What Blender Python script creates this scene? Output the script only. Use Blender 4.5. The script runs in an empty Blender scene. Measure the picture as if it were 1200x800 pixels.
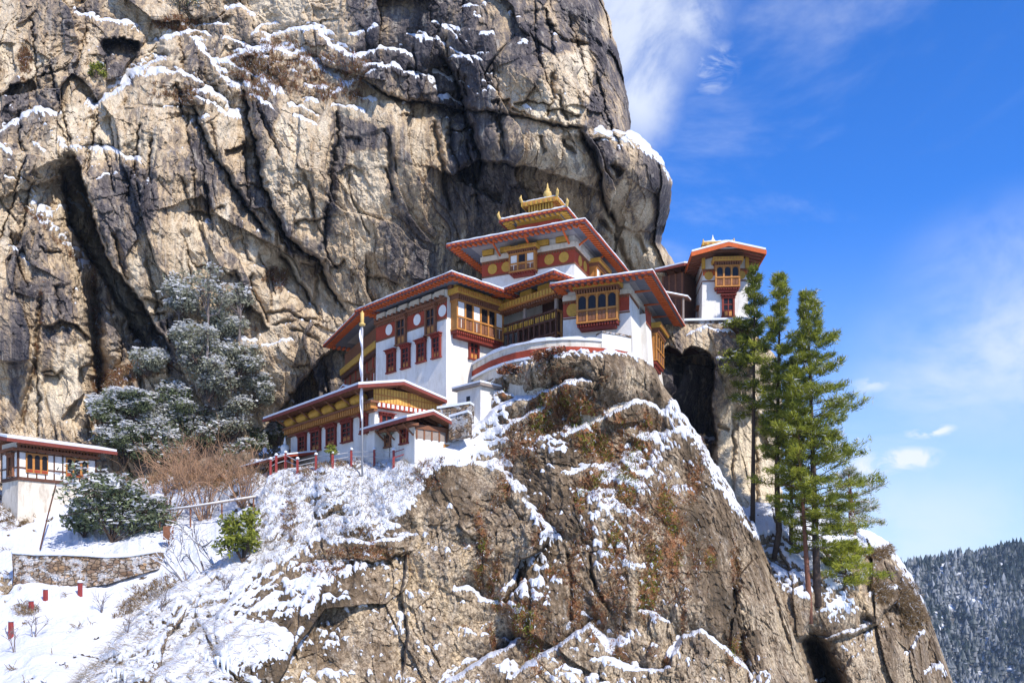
import bpy, math, random
import numpy as np
from mathutils import Vector, Matrix

SC = bpy.context.scene
COL = SC.collection
R = math.radians

# ------------------------------------------------------------------ camera, sky, sun, exposure
F, CX, HY = 1000.0, 600.0, 690.0          # focal length, centre column and eye level in photo pixels (1200 wide)
cam_d = bpy.data.cameras.new("camera")
cam_d.sensor_width = 36.0
cam_d.lens = 36.0 * F / 1200.0
cam_d.shift_y = (HY - 400.0) / 1200.0
cam_d.clip_start = 0.5
cam_d.clip_end = 30000.0
cam = bpy.data.objects.new("camera", cam_d)
cam.rotation_euler = (R(90), 0, 0)
COL.objects.link(cam)
SC.camera = cam

SUN_AZ, SUN_EL = 38.0, 43.0               # degrees to the right of straight behind the camera, height
world = bpy.data.worlds.new("World")
SC.world = world
world.use_nodes = True
wn, wl = world.node_tree.nodes, world.node_tree.links
wn.clear()

SC.view_settings.view_transform = 'Standard'
SC.view_settings.look = 'None'
SC.view_settings.gamma = 1.0
SC.view_settings.use_curve_mapping = False
SC.view_settings.exposure = 0.57
SC.cycles.max_bounces = 5
SC.cycles.diffuse_bounces = 3
SC.cycles.transparent_max_bounces = 8


def build_sky():
    out = wn.new("ShaderNodeOutputWorld")
    bg = wn.new("ShaderNodeBackground")
    sky = wn.new("ShaderNodeTexSky")
    sky.sky_type = 'NISHITA'
    sky.sun_disc = False
    sky.sun_elevation = R(SUN_EL)
    sky.sun_rotation = R(180.0 - SUN_AZ)
    sky.altitude = 3000
    sky.air_density = 1.0
    sky.dust_density = 0.3
    sky.ozone_density = 2.0
    hsv = wn.new("ShaderNodeHueSaturation")
    hsv.inputs['Saturation'].default_value = 1.25
    hsv.inputs['Value'].default_value = 1.0
    wl.new(sky.outputs[0], hsv.inputs['Color'])
    blue = wn.new("ShaderNodeMix"); blue.data_type = 'RGBA'; blue.blend_type = 'MULTIPLY'; blue.inputs[0].default_value = 1.0
    wl.new(hsv.outputs[0], blue.inputs[6]); blue.inputs[7].default_value = (0.47, 0.92, 1.38, 1)
    bg.inputs['Strength'].default_value = 0.15
    tc = wn.new("ShaderNodeTexCoord")

    def math_(op, a, b=None, clamp=False):
        n = wn.new("ShaderNodeMath"); n.operation = op; n.use_clamp = clamp
        for i, v in enumerate((a, b)):
            if v is None: continue
            if isinstance(v, (int, float)): n.inputs[i].default_value = v
            else: wl.new(v, n.inputs[i])
        return n.outputs[0]

    def ramp(v, lo, hi):
        n = wn.new("ShaderNodeMapRange"); n.interpolation_type = 'SMOOTHSTEP'
        n.inputs['From Min'].default_value = lo; n.inputs['From Max'].default_value = hi
        wl.new(v, n.inputs['Value']); return n.outputs[0]

    def noise(scale, stretch, detail, dist=0.0):
        m = wn.new("ShaderNodeMapping"); m.inputs['Scale'].default_value = stretch
        m.inputs['Rotation'].default_value = (0, R(22), 0)
        wl.new(tc.outputs['Generated'], m.inputs['Vector'])
        n = wn.new("ShaderNodeTexNoise"); n.inputs['Scale'].default_value = scale
        n.inputs['Detail'].default_value = detail; n.inputs['Roughness'].default_value = 0.62
        n.inputs['Distortion'].default_value = dist
        wl.new(m.outputs[0], n.inputs['Vector'])
        return n.outputs[0]

    wisps = noise(2.2, (1.0, 1.0, 2.6), 7, 0.5)
    puffs = noise(7.0, (1.0, 1.0, 1.3), 9, 0.35)
    shreds = noise(24.0, (1.0, 1.0, 1.9), 8, 0.8)
    sep = wn.new("ShaderNodeSeparateXYZ"); wl.new(tc.outputs['Generated'], sep.inputs[0])

    def blob(px, py, radius, sharp, flat=1.0):
        # a bank of cloud that sits in one direction of the sky
        d = Vector(((px - CX) / F, 1.0, (HY - py) / F)).normalized()
        n = wn.new("ShaderNodeVectorMath"); n.operation = 'SUBTRACT'
        wl.new(tc.outputs['Generated'], n.inputs[0]); n.inputs[1].default_value = d
        q = wn.new("ShaderNodeVectorMath"); q.operation = 'MULTIPLY'
        wl.new(n.outputs[0], q.inputs[0]); q.inputs[1].default_value = (1, 1, flat)
        n = wn.new("ShaderNodeVectorMath"); n.operation = 'LENGTH'
        wl.new(q.outputs[0], n.inputs[0])
        return math_('ADD', ramp(n.outputs['Value'], radius, radius * sharp), 0.0)

    total = math_('MULTIPLY', ramp(wisps, 0.42, 0.74), 0.46)
    for (px, py, r, s, k, lo, hi, fl) in [
            (730, 25, 0.11, 0.25, 0.8, 0.27, 0.60, 0.8), (790, 25, 0.075, 0.1, 0.75, 0.36, 0.62, 1.6), (752, 105, 0.06, 0.1, 0.85, 0.28, 0.58, 0.6), (836, 80, 0.032, 0.0, 0.75, 0.36, 0.62, 1.0), (690, -60, 0.18, 0.3, 0.8, 0.36, 0.6, 1.0),
            (1062, 538, 0.048, 0.0, 1.7, 0.34, 0.62, 2.6), (1025, 546, 0.049, 0.0, 1.3, 0.34, 0.62, 2.2), (1092, 505, 0.036, 0.0, 1.6, 0.34, 0.62, 3.4),
            (1022, 451, 0.035, 0.0, 0.7, 0.30, 0.6, 2.5), (1130, 445, 0.15, 0.0, 0.62, 0.28, 0.62, 2.2), (1200, 400, 0.18, 0.0, 0.72, 0.28, 0.62, 1.4), (1180, 330, 0.14, 0.0, 0.4, 0.3, 0.64, 1.4), (1060, 620, 0.22, 0.0, 0.5, 0.28, 0.6, 2.2)]:
        b = math_('MULTIPLY', blob(px, py, r, s, fl), ramp(shreds if r < 0.05 else puffs, lo, hi))
        total = math_('MAXIMUM', total, math_('MULTIPLY', b, k))
    low = math_('MULTIPLY', ramp(sep.outputs['Z'], 0.40, -0.02), 0.85)          # pale air near the horizon
    pale = wn.new("ShaderNodeMix"); pale.data_type = 'RGBA'
    wl.new(low, pale.inputs[0]); wl.new(blue.outputs[2], pale.inputs[6]); pale.inputs[7].default_value = (2.9, 3.5, 4.5, 1)
    mix = wn.new("ShaderNodeMix"); mix.data_type = 'RGBA'
    wl.new(total, mix.inputs[0]); wl.new(pale.outputs[2], mix.inputs[6])
    mix.inputs[7].default_value = (4.2, 4.5, 5.0, 1)
    wl.new(mix.outputs[2], bg.inputs['Color'])
    wl.new(bg.outputs[0], out.inputs[0])


build_sky()
sun_d = bpy.data.lights.new("sun", 'SUN')
sun_d.energy = 4.3
sun_d.angle = R(0.53)
sun_d.color = (1.0, 0.94, 0.85)
sun = bpy.data.objects.new("sun", sun_d)
_to_sun = Vector((math.sin(R(SUN_AZ)) * math.cos(R(SUN_EL)), -math.cos(R(SUN_AZ)) * math.cos(R(SUN_EL)), math.sin(R(SUN_EL))))
sun.rotation_euler = _to_sun.to_track_quat('Z', 'Y').to_euler()
sun.location = (60, -60, 80)
COL.objects.link(sun)


# ------------------------------------------------------------------ small helpers
def P(px, py, y):
    """the point seen at photo pixel (px, py) at depth y"""
    return Vector(((px - CX) * y / F, y, (HY - py) * y / F))


def tag(o, label=None, cat=None, group=None, kind=None):
    if label: o['label'] = label
    if cat: o['category'] = cat
    if group: o['group'] = group
    if kind: o['kind'] = kind
    return o


def empty(name, loc):
    o = bpy.data.objects.new(name, None)
    o.empty_display_size = 0.3
    o.location = loc
    COL.objects.link(o)
    return o


def np_mesh(name, verts, faces, mat, attrs=None, smooth=False):
    """verts (n,3) array, faces (m,3) or (m,4) array, attrs {name: (n,) array}"""
    me = bpy.data.meshes.new(name)
    verts = np.ascontiguousarray(verts, dtype=np.float32)
    faces = np.ascontiguousarray(faces, dtype=np.int32)
    k = faces.shape[1]
    me.vertices.add(len(verts)); me.vertices.foreach_set('co', verts.ravel())
    me.loops.add(faces.size); me.loops.foreach_set('vertex_index', faces.ravel())
    me.polygons.add(len(faces))
    me.polygons.foreach_set('loop_start', np.arange(0, faces.size, k, dtype=np.int32))
    me.polygons.foreach_set('loop_total', np.full(len(faces), k, dtype=np.int32))
    me.polygons.foreach_set('use_smooth', np.full(len(faces), smooth, dtype=bool))
    if attrs:
        for an, av in attrs.items():
            a = me.attributes.new(an, 'FLOAT', 'POINT')
            a.data.foreach_set('value', np.ascontiguousarray(av, dtype=np.float32).ravel())
    me.update(calc_edges=True)
    me.materials.append(mat)
    o = bpy.data.objects.new(name, me)
    COL.objects.link(o)
    return o


# ------------------------------------------------------------------ numpy noise
def _hash(ix, iy, iz, seed):
    h = (ix.astype(np.uint32) * np.uint32(374761393) + iy.astype(np.uint32) * np.uint32(668265263)
         + iz.astype(np.uint32) * np.uint32(2147483647 - 1274126177 % 1000003) + np.uint32((seed * 974634773) & 0xffffffff))
    h = (h ^ (h >> np.uint32(13))) * np.uint32(1274126177)
    h = (h ^ (h >> np.uint32(16))) * np.uint32(2246822519)
    return h ^ (h >> np.uint32(15))


def _rnd(ix, iy, iz, seed):
    return (_hash(ix, iy, iz, seed) & np.uint32(0xffffff)).astype(np.float32) / np.float32(0xffffff)


def vnoise(x, y, z, seed=0):
    xi = np.floor(x).astype(np.int64); yi = np.floor(y).astype(np.int64); zi = np.floor(z).astype(np.int64)
    fx = (x - xi).astype(np.float32); fy = (y - yi).astype(np.float32); fz = (z - zi).astype(np.float32)
    u = fx * fx * fx * (fx * (fx * 6 - 15) + 10); v = fy * fy * fy * (fy * (fy * 6 - 15) + 10); w = fz * fz * fz * (fz * (fz * 6 - 15) + 10)
    c = {}
    for a in (0, 1):
        for b in (0, 1):
            for d in (0, 1):
                h = _hash(xi + a, yi + b, zi + d, seed)
                gx = (h & np.uint32(1023)).astype(np.float32) / 511.5 - 1
                gy = ((h >> np.uint32(10)) & np.uint32(1023)).astype(np.float32) / 511.5 - 1
                gz = ((h >> np.uint32(20)) & np.uint32(1023)).astype(np.float32) / 511.5 - 1
                c[a, b, d] = gx * (fx - a) + gy * (fy - b) + gz * (fz - d)
    x00 = c[0, 0, 0] + u * (c[1, 0, 0] - c[0, 0, 0]); x10 = c[0, 1, 0] + u * (c[1, 1, 0] - c[0, 1, 0])
    x01 = c[0, 0, 1] + u * (c[1, 0, 1] - c[0, 0, 1]); x11 = c[0, 1, 1] + u * (c[1, 1, 1] - c[0, 1, 1])
    y0 = x00 + v * (x10 - x00); y1 = x01 + v * (x11 - x01)
    return (y0 + w * (y1 - y0)) * 1.15


def fbm(x, y, z, octaves=5, seed=0, gain=0.5, ridge=False):
    s = 0.0; a = 1.0; f = 1.0; t = 0.0
    for i in range(octaves):
        n = vnoise(x * f + 17.3 * i, y * f - 9.1 * i, z * f + 4.7 * i, seed + i * 7)
        if ridge: n = 1.0 - 2.2 * np.abs(n)
        s = s + a * n; t += a; a *= gain; f *= 2.03
    return s / t


def blocks(x, z, seed):
    """cracked blocks: each cell has an offset and its own tilted face. returns (relief, crack closeness)"""
    xi = np.floor(x).astype(np.int64); zi = np.floor(z).astype(np.int64)
    f1 = np.full(x.shape, 9.0, np.float32); f2 = np.full(x.shape, 9.0, np.float32)
    val = np.zeros(x.shape, np.float32); zero = np.zeros_like(xi)
    for a in (-1, 0, 1):
        for b in (-1, 0, 1):
            cx, cz = xi + a, zi + b
            dx = (cx + 0.1 + 0.8 * _rnd(cx, cz, zero, seed) - x).astype(np.float32)
            dz = (cz + 0.1 + 0.8 * _rnd(cx, cz, zero, seed + 1) - z).astype(np.float32)
            d = dx * dx + dz * dz
            o = _rnd(cx, cz, zero, seed + 2) - 0.5
            g1 = _rnd(cx, cz, zero, seed + 3) - 0.5
            g2 = _rnd(cx, cz, zero, seed + 4) - 0.5
            v = o + dx * g1 * 2.3 + dz * g2 * 2.3
            near = d < f1
            f2 = np.where(near, f1, np.minimum(f2, d))
            val = np.where(near, v, val)
            f1 = np.where(near, d, f1)
    return val, np.sqrt(f2) - np.sqrt(f1)


def sstep(x, lo, hi):
    t = np.clip((x - lo) / (hi - lo), 0, 1)
    return t * t * (3 - 2 * t)


class Spline:
    """thin-plate surface through (px, py, value) points"""
    def __init__(self, pts, s=150.0):
        p = np.array(pts, float); self.s = s
        self.c = p[:, :2] / s
        n = len(p)
        d = np.linalg.norm(self.c[:, None] - self.c[None], axis=2)
        K = np.where(d > 0, d * d * np.log(d + 1e-12), 0) + np.eye(n) * 0.01
        Q = np.hstack([np.ones((n, 1)), self.c])
        A = np.block([[K, Q], [Q.T, np.zeros((3, 3))]])
        self.w = np.linalg.solve(A, np.concatenate([p[:, 2], np.zeros(3)]))

    def __call__(self, px, py):
        x = px / self.s; y = py / self.s
        r = self.w[-3] + self.w[-2] * x + self.w[-1] * y
        for (cx, cy), w in zip(self.c, self.w[:-3]):
            d2 = (x - cx) ** 2 + (y - cy) ** 2 + 1e-12
            r = r + w * 0.5 * d2 * np.log(d2)
        return r


def polydist(px, py, pts):
    """distance to a polyline, signed: positive to the right of its direction as seen in the photo (y down: right-hand = below for a line drawn left to right), and 0..1 along it"""
    best = np.full(px.shape, 1e9, np.float32); sgn = np.ones(px.shape, np.float32); tt = np.zeros(px.shape, np.float32)
    L = [math.dist(pts[i], pts[i + 1]) for i in range(len(pts) - 1)]
    tot = sum(L); acc = 0
    for i, l in enumerate(L):
        (x0, y0), (x1, y1) = pts[i], pts[i + 1]
        ux, uy = (x1 - x0) / l, (y1 - y0) / l
        ax, ay = px - x0, py - y0
        t = np.clip(ax * ux + ay * uy, 0, l)
        ex, ey = ax - t * ux, ay - t * uy
        d = np.sqrt(ex * ex + ey * ey)
        m = d < best
        best = np.where(m, d, best)
        sgn = np.where(m, np.where(ux * ay - uy * ax >= 0, 1.0, -1.0), sgn)
        tt = np.where(m, (acc + t) / tot, tt)
        acc += l
    return best, sgn, tt


class Relief:
    """authored shapes on a rock face: works on flat arrays of (jittered) photo coordinates"""
    def __init__(self, px, py):
        self.px, self.py = px, py
        self.d = np.zeros(px.shape, np.float32)      # added depth, metres
        self.snow = np.zeros(px.shape, np.float32)
        self.tone = np.zeros(px.shape, np.float32)
        self.rust = np.zeros(px.shape, np.float32)

    def _box(self, pts, m):
        xs = [p[0] for p in pts]; ys = [p[1] for p in pts]
        return np.nonzero((self.px > min(xs) - m) & (self.px < max(xs) + m) & (self.py > min(ys) - m) & (self.py < max(ys) + m))[0]

    def _end(self, t):
        return sstep(t, -0.02, 0.12) * sstep(1 - t, -0.02, 0.12)

    def step(self, pts, amp, decay=40, soft=1.5, side=1):
        """the ground falls away by amp metres on one side of the line and recovers over decay pixels"""
        i = self._box(pts, decay * 3)
        if not len(i): return
        d, s, t = polydist(self.px[i], self.py[i], pts)
        s = s * side * d
        self.d[i] += amp * sstep(s, -soft, soft) * np.exp(-np.maximum(s, 0) / decay) * self._end(t)

    def crack(self, pts, amp, w=2.5):
        i = self._box(pts, w * 4)
        if not len(i): return
        d, s, t = polydist(self.px[i], self.py[i], pts)
        self.d[i] += amp * np.exp(-(d / w) ** 2) * self._end(t)

    def ledge(self, pts, amp=1.2, h=7, snow=1.2, decay=22):
        """a shelf whose edge is the line; snow lies above it"""
        self.step(pts, amp, decay, 1.2, -1)
        i = self._box(pts, h * 4)
        if not len(i): return
        d, s, t = polydist(self.px[i], self.py[i], pts)
        up = -s * d
        self.snow[i] = np.maximum(self.snow[i], snow * sstep(up, -2.5, 0.5) * sstep(h * 1.9 - up, 0, h * 1.5) * self._end(t))

    def brush(self, field, pts, r, val):
        a = getattr(self, field)
        i = self._box(pts, r * 2)
        if not len(i): return
        if len(pts) == 1: d = np.hypot(self.px[i] - pts[0][0], self.py[i] - pts[0][1])
        else: d = polydist(self.px[i], self.py[i], pts)[0]
        a[i] += val * np.exp(-(d / r) ** 2)

    def spot(self, field, cx, cy, rx, ry, val, rot=0):
        a = getattr(self, field)
        c, s = math.cos(R(rot)), math.sin(R(rot))
        x = ((self.px - cx) * c + (self.py - cy) * s) / rx; y = (-(self.px - cx) * s + (self.py - cy) * c) / ry
        q = x * x + y * y
        a += val * np.exp(-q * q)

    def poly(self, field, pts, val, soft=6):
        """fills a polygon"""
        a = getattr(self, field)
        i = self._box(pts, soft * 2)
        if not len(i): return
        x, y = self.px[i], self.py[i]
        ins = np.zeros(x.shape, bool)
        n = len(pts)
        for k in range(n):
            (x0, y0), (x1, y1) = pts[k], pts[(k + 1) % n]
            if y0 == y1: continue
            c = ((y0 > y) != (y1 > y)) & (x < (x1 - x0) * (y - y0) / (y1 - y0) + x0)
            ins ^= c
        d = polydist(x, y, list(pts) + [pts[0]])[0] * np.where(ins, 1, -1)
        a[i] += val * sstep(d, -soft, soft)


def grid_faces(nr, nc):
    i = np.arange(nr * nc).reshape(nr, nc)
    return np.stack([i[:-1, :-1].ravel(), i[1:, :-1].ravel(), i[1:, 1:].ravel(), i[:-1, 1:].ravel()], 1)


def rock_layer(name, PX, PY, base, author, mat, seed, amp=1.0, back=None, scale=1.0, snow_bias=0.0, tone0=0.55, aniso=(0.5, 1.0), lump=0.0, patchy=0.35, grit=1.0, flake=0.7, groove=1.0, drift=1.0):
    """PX, PY: 2-D grids of photo pixels (row 0 = top). base: depth spline. back: rows/cols added behind the skyline"""
    nr, nc = PX.shape
    px = PX.ravel().astype(np.float32); py = PY.ravel().astype(np.float32)
    y0 = base(px, py).astype(np.float32)
    x = (px - CX) * y0 / F; z = (HY - py) * y0 / F
    # jitter so that authored lines break like rock
    jx = fbm(x * 0.8, y0 * 0, z * 0.8, 4, seed + 50) * 9 + vnoise(x * 3, y0 * 0, z * 3, seed + 53) * 2.0
    jy = fbm(x * 0.8, y0 * 0 + 5, z * 0.8, 4, seed + 60) * 9 + vnoise(x * 3, y0 * 0 + 9, z * 3, seed + 63) * 2.0
    rl = Relief(px + jx, py + jy)
    author(rl)
    wx = fbm(x * 0.16, y0 * 0.16, z * 0.16, 3, seed + 1, 0.4) * 2.2
    wz = fbm(x * 0.16 + 8, y0 * 0.16, z * 0.16, 3, seed + 2, 0.4) * 2.2
    sx, sz = aniso
    lean = 0.25
    xx = x + wx + z * lean; zz = z + wz
    d = rl.d.copy()
    d += fbm(x * 0.09, y0 * 0.09, z * 0.09, 3, seed + 3) * 1.6 * amp
    b1, e1 = blocks(xx * 0.20 * scale / sx * 0.5, zz * 0.20 * scale * sz * 0.5, seed + 10)
    b2, e2 = blocks(xx * 0.55 * scale / sx * 0.5 + 31, zz * 0.55 * scale * sz * 0.5, seed + 20)
    b3, e3 = blocks(xx * 1.5 * scale / sx * 0.5 + 7, zz * 1.6 * scale * sz * 0.5, seed + 30)
    b4, e4 = blocks(xx * 3.4 + 13, zz * 2.6 + 5, seed + 35)
    rough = 0.35 + 0.65 * sstep(fbm(x * 0.15, y0 * 0, z * 0.15, 3, seed + 40), -0.25, 0.35)     # smooth slabs and broken ground
    d += (b1 * 1.6 + b2 * 0.62 * rough + b3 * 0.27 * rough) * amp + b4 * 0.11 * rough * grit
    gap = sstep(fbm(x * 0.3, y0 * 0, z * 0.3, 3, seed + 41), -0.05, 0.3)
    d += groove * (0.45 * np.exp(-(e1 / 0.03) ** 2) * gap + 0.16 * np.exp(-(e2 / 0.04) ** 2) * rough * gap) * amp
    d += fbm(x * 0.32, y0 * 0.32, z * 0.32, 3, seed + 6) * lump
    d += fbm(x * 0.9, y0 * 0.9, z * 0.55, 5, seed + 4, 0.55) * 0.42 * rough * amp * grit
    d += fbm(x * 1.3, y0 * 1.3, z * 0.5, 4, seed + 5, 0.55, ridge=True) * 0.16 * rough * amp * grit
    d += fbm(x * 3.1, y0 * 3.1, z * 2.6, 3, seed + 7, 0.6) * 0.10 * rough * grit
    Y = (y0 + d).reshape(nr, nc)
    X = (PX - CX) * Y / F; Z = (HY - PY) * Y / F
    V = np.stack([X, Y, Z], 2)
    gr = np.gradient(V, axis=0); gc = np.gradient(V, axis=1)
    N = np.cross(gr, gc); N /= np.linalg.norm(N, axis=2, keepdims=True) + 1e-9
    N *= np.where((N * V).sum(2, keepdims=True) > 0, -1, 1)
    nz = N[..., 2]
    for _ in range(2):
        nz = (nz + np.roll(nz, 1, 0) + np.roll(nz, -1, 0) + np.roll(nz, 1, 1) + np.roll(nz, -1, 1)) / 5
    n1 = fbm(x * 0.5, y0 * 0.5, z * 0.5, 4, seed + 70); n2 = fbm(x * 2.2, y0 * 2.2, z * 2.2, 4, seed + 71, 0.6)
    s = rl.snow + (nz.ravel() - 0.5) * 1.45 + snow_bias + n1 * patchy + n2 * flake + fbm(x * 6, y0 * 6, z * 6, 2, seed + 72) * flake * 0.5
    snow = sstep(s, 0.38, 0.62)
    t1 = fbm(x * 0.12, y0 * 0, z * 0.05, 4, seed + 80); t2 = fbm(x * 0.9, y0 * 0, z * 0.10, 4, seed + 81)
    tone = np.clip(tone0 + t1 * 0.6 + t2 * 0.5 + (b2 * 0.2 + b1 * 0.3) + rl.tone, 0, 1)
    rust = np.clip(rl.rust + n2 * 0.5 + n1 * 0.3 - 0.12, 0, 1)
    # snow lies thick and soft
    def blur(a, k):
        for _ in range(k):
            p = np.pad(a, 1, mode='edge'); a = (p[1:-1, 1:-1] * 2 + p[:-2, 1:-1] + p[2:, 1:-1] + p[1:-1, :-2] + p[1:-1, 2:]) / 6
        return a
    sb = blur(snow.reshape(nr, nc), 3)
    Y = Y + (blur(Y, 14) - Y) * sb * 0.75
    th = sb * (0.30 + 0.14 * n1.reshape(nr, nc)) * drift
    V = np.stack([(PX - CX) * Y / F, Y - th * 0.45, (HY - PY) * Y / F + th], 2)
    A = {'tone': tone.reshape(nr, nc), 'snow': snow.reshape(nr, nc), 'rust': rust.reshape(nr, nc)}
    if back == 'top':
        V = np.concatenate([np.stack([V[0] + np.array([0, dy, dz]) * 1.0 for dy, dz in ((26, -9), (14, -3.5), (6, -1.2), (2, -.25))]), V], 0)
        A = {k: np.concatenate([np.repeat(a[:1], 4, 0), a], 0) for k, a in A.items()}
    elif back == 'right':
        e = V[:, -1]
        V = np.concatenate([V] + [(e + np.array([dx, dy, 0]))[:, None] for dx, dy in ((.1, 1.5), (-.3, 5), (-2, 14), (-9, 34))], 1)
        A = {k: np.concatenate([a, np.repeat(a[:, -1:], 4, 1)], 1) for k, a in A.items()}
    nr, nc = V.shape[:2]
    o = np_mesh(name, V.reshape(-1, 3), grid_faces(nr, nc), mat, {k: a.ravel() for k, a in A.items()})
    o['kind'] = 'structure'
    return o, V

# ------------------------------------------------------------------ materials
class NT:
    def __init__(self, name):
        self.m = bpy.data.materials.new(name); self.m.use_nodes = True
        self.t = self.m.node_tree; self.t.nodes.clear()
        self.out = self.n('ShaderNodeOutputMaterial'); self.b = self.n('ShaderNodeBsdfPrincipled')
        self.l(self.b.outputs[0], self.out.inputs[0])
        self.b.inputs['Roughness'].default_value = 0.9
        self.b.inputs['Specular IOR Level'].default_value = 0.2

    def n(self, k): return self.t.nodes.new(k)
    def l(self, a, b): self.t.links.new(a, b)

    def put(self, sock, v):
        if hasattr(v, 'is_output'): self.l(v, sock)
        elif isinstance(v, (tuple, list)) and len(v) == 3 and sock.type == 'RGBA': sock.default_value = (*v, 1)
        else: sock.default_value = v

    def attr(self, name):
        a = self.n('ShaderNodeAttribute'); a.attribute_name = name; return a.outputs['Fac']

    def pos(self, scale=(1, 1, 1), obj=False, rot=(0, 0, 0)):
        if obj: src = self.n('ShaderNodeTexCoord').outputs['Object']
        else: src = self.n('ShaderNodeNewGeometry').outputs['Position']
        m = self.n('ShaderNodeMapping'); m.inputs['Scale'].default_value = scale; m.inputs['Rotation'].default_value = rot
        self.l(src, m.inputs['Vector']); return m.outputs[0]

    def noise(self, vec, scale, detail=4, rough=0.55, dist=0.0, col=False):
        n = self.n('ShaderNodeTexNoise'); self.l(vec, n.inputs['Vector'])
        n.inputs['Scale'].default_value = scale; n.inputs['Detail'].default_value = detail
        n.inputs['Roughness'].default_value = rough; n.inputs['Distortion'].default_value = dist
        return n.outputs['Color' if col else 0]

    def math(self, op, a, b=0.0, c=None, clamp=False):
        n = self.n('ShaderNodeMath'); n.operation = op; n.use_clamp = clamp
        self.put(n.inputs[0], a); self.put(n.inputs[1], b)
        if c is not None: self.put(n.inputs[2], c)
        return n.outputs[0]

    def rng(self, v, a, b, c=0.0, d=1.0):
        n = self.n('ShaderNodeMapRange'); n.interpolation_type = 'SMOOTHSTEP'
        self.put(n.inputs['Value'], v)
        for k, x in zip(('From Min', 'From Max', 'To Min', 'To Max'), (a, b, c, d)): n.inputs[k].default_value = x
        return n.outputs[0]

    def ramp(self, v, stops):
        n = self.n('ShaderNodeValToRGB'); self.l(v, n.inputs[0])
        e = n.color_ramp.elements
        while len(e) < len(stops): e.new(0.5)
        for el, (p, c) in zip(e, stops): el.position = p; el.color = (*c, 1)
        return n.outputs[0]

    def mix(self, f, a, b, mode='MIX'):
        n = self.n('ShaderNodeMix'); n.data_type = 'RGBA'; n.blend_type = mode
        self.put(n.inputs[0], f); self.put(n.inputs[6], a); self.put(n.inputs[7], b)
        return n.outputs[2]

    def bump(self, h, strength=0.5, dist=0.1):
        n = self.n('ShaderNodeBump'); n.inputs['Strength'].default_value = strength; n.inputs['Distance'].default_value = dist
        self.l(h, n.inputs['Height']); self.l(n.outputs[0], self.b.inputs['Normal'])

    def color(self, c): self.put(self.b.inputs['Base Color'], c)


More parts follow.
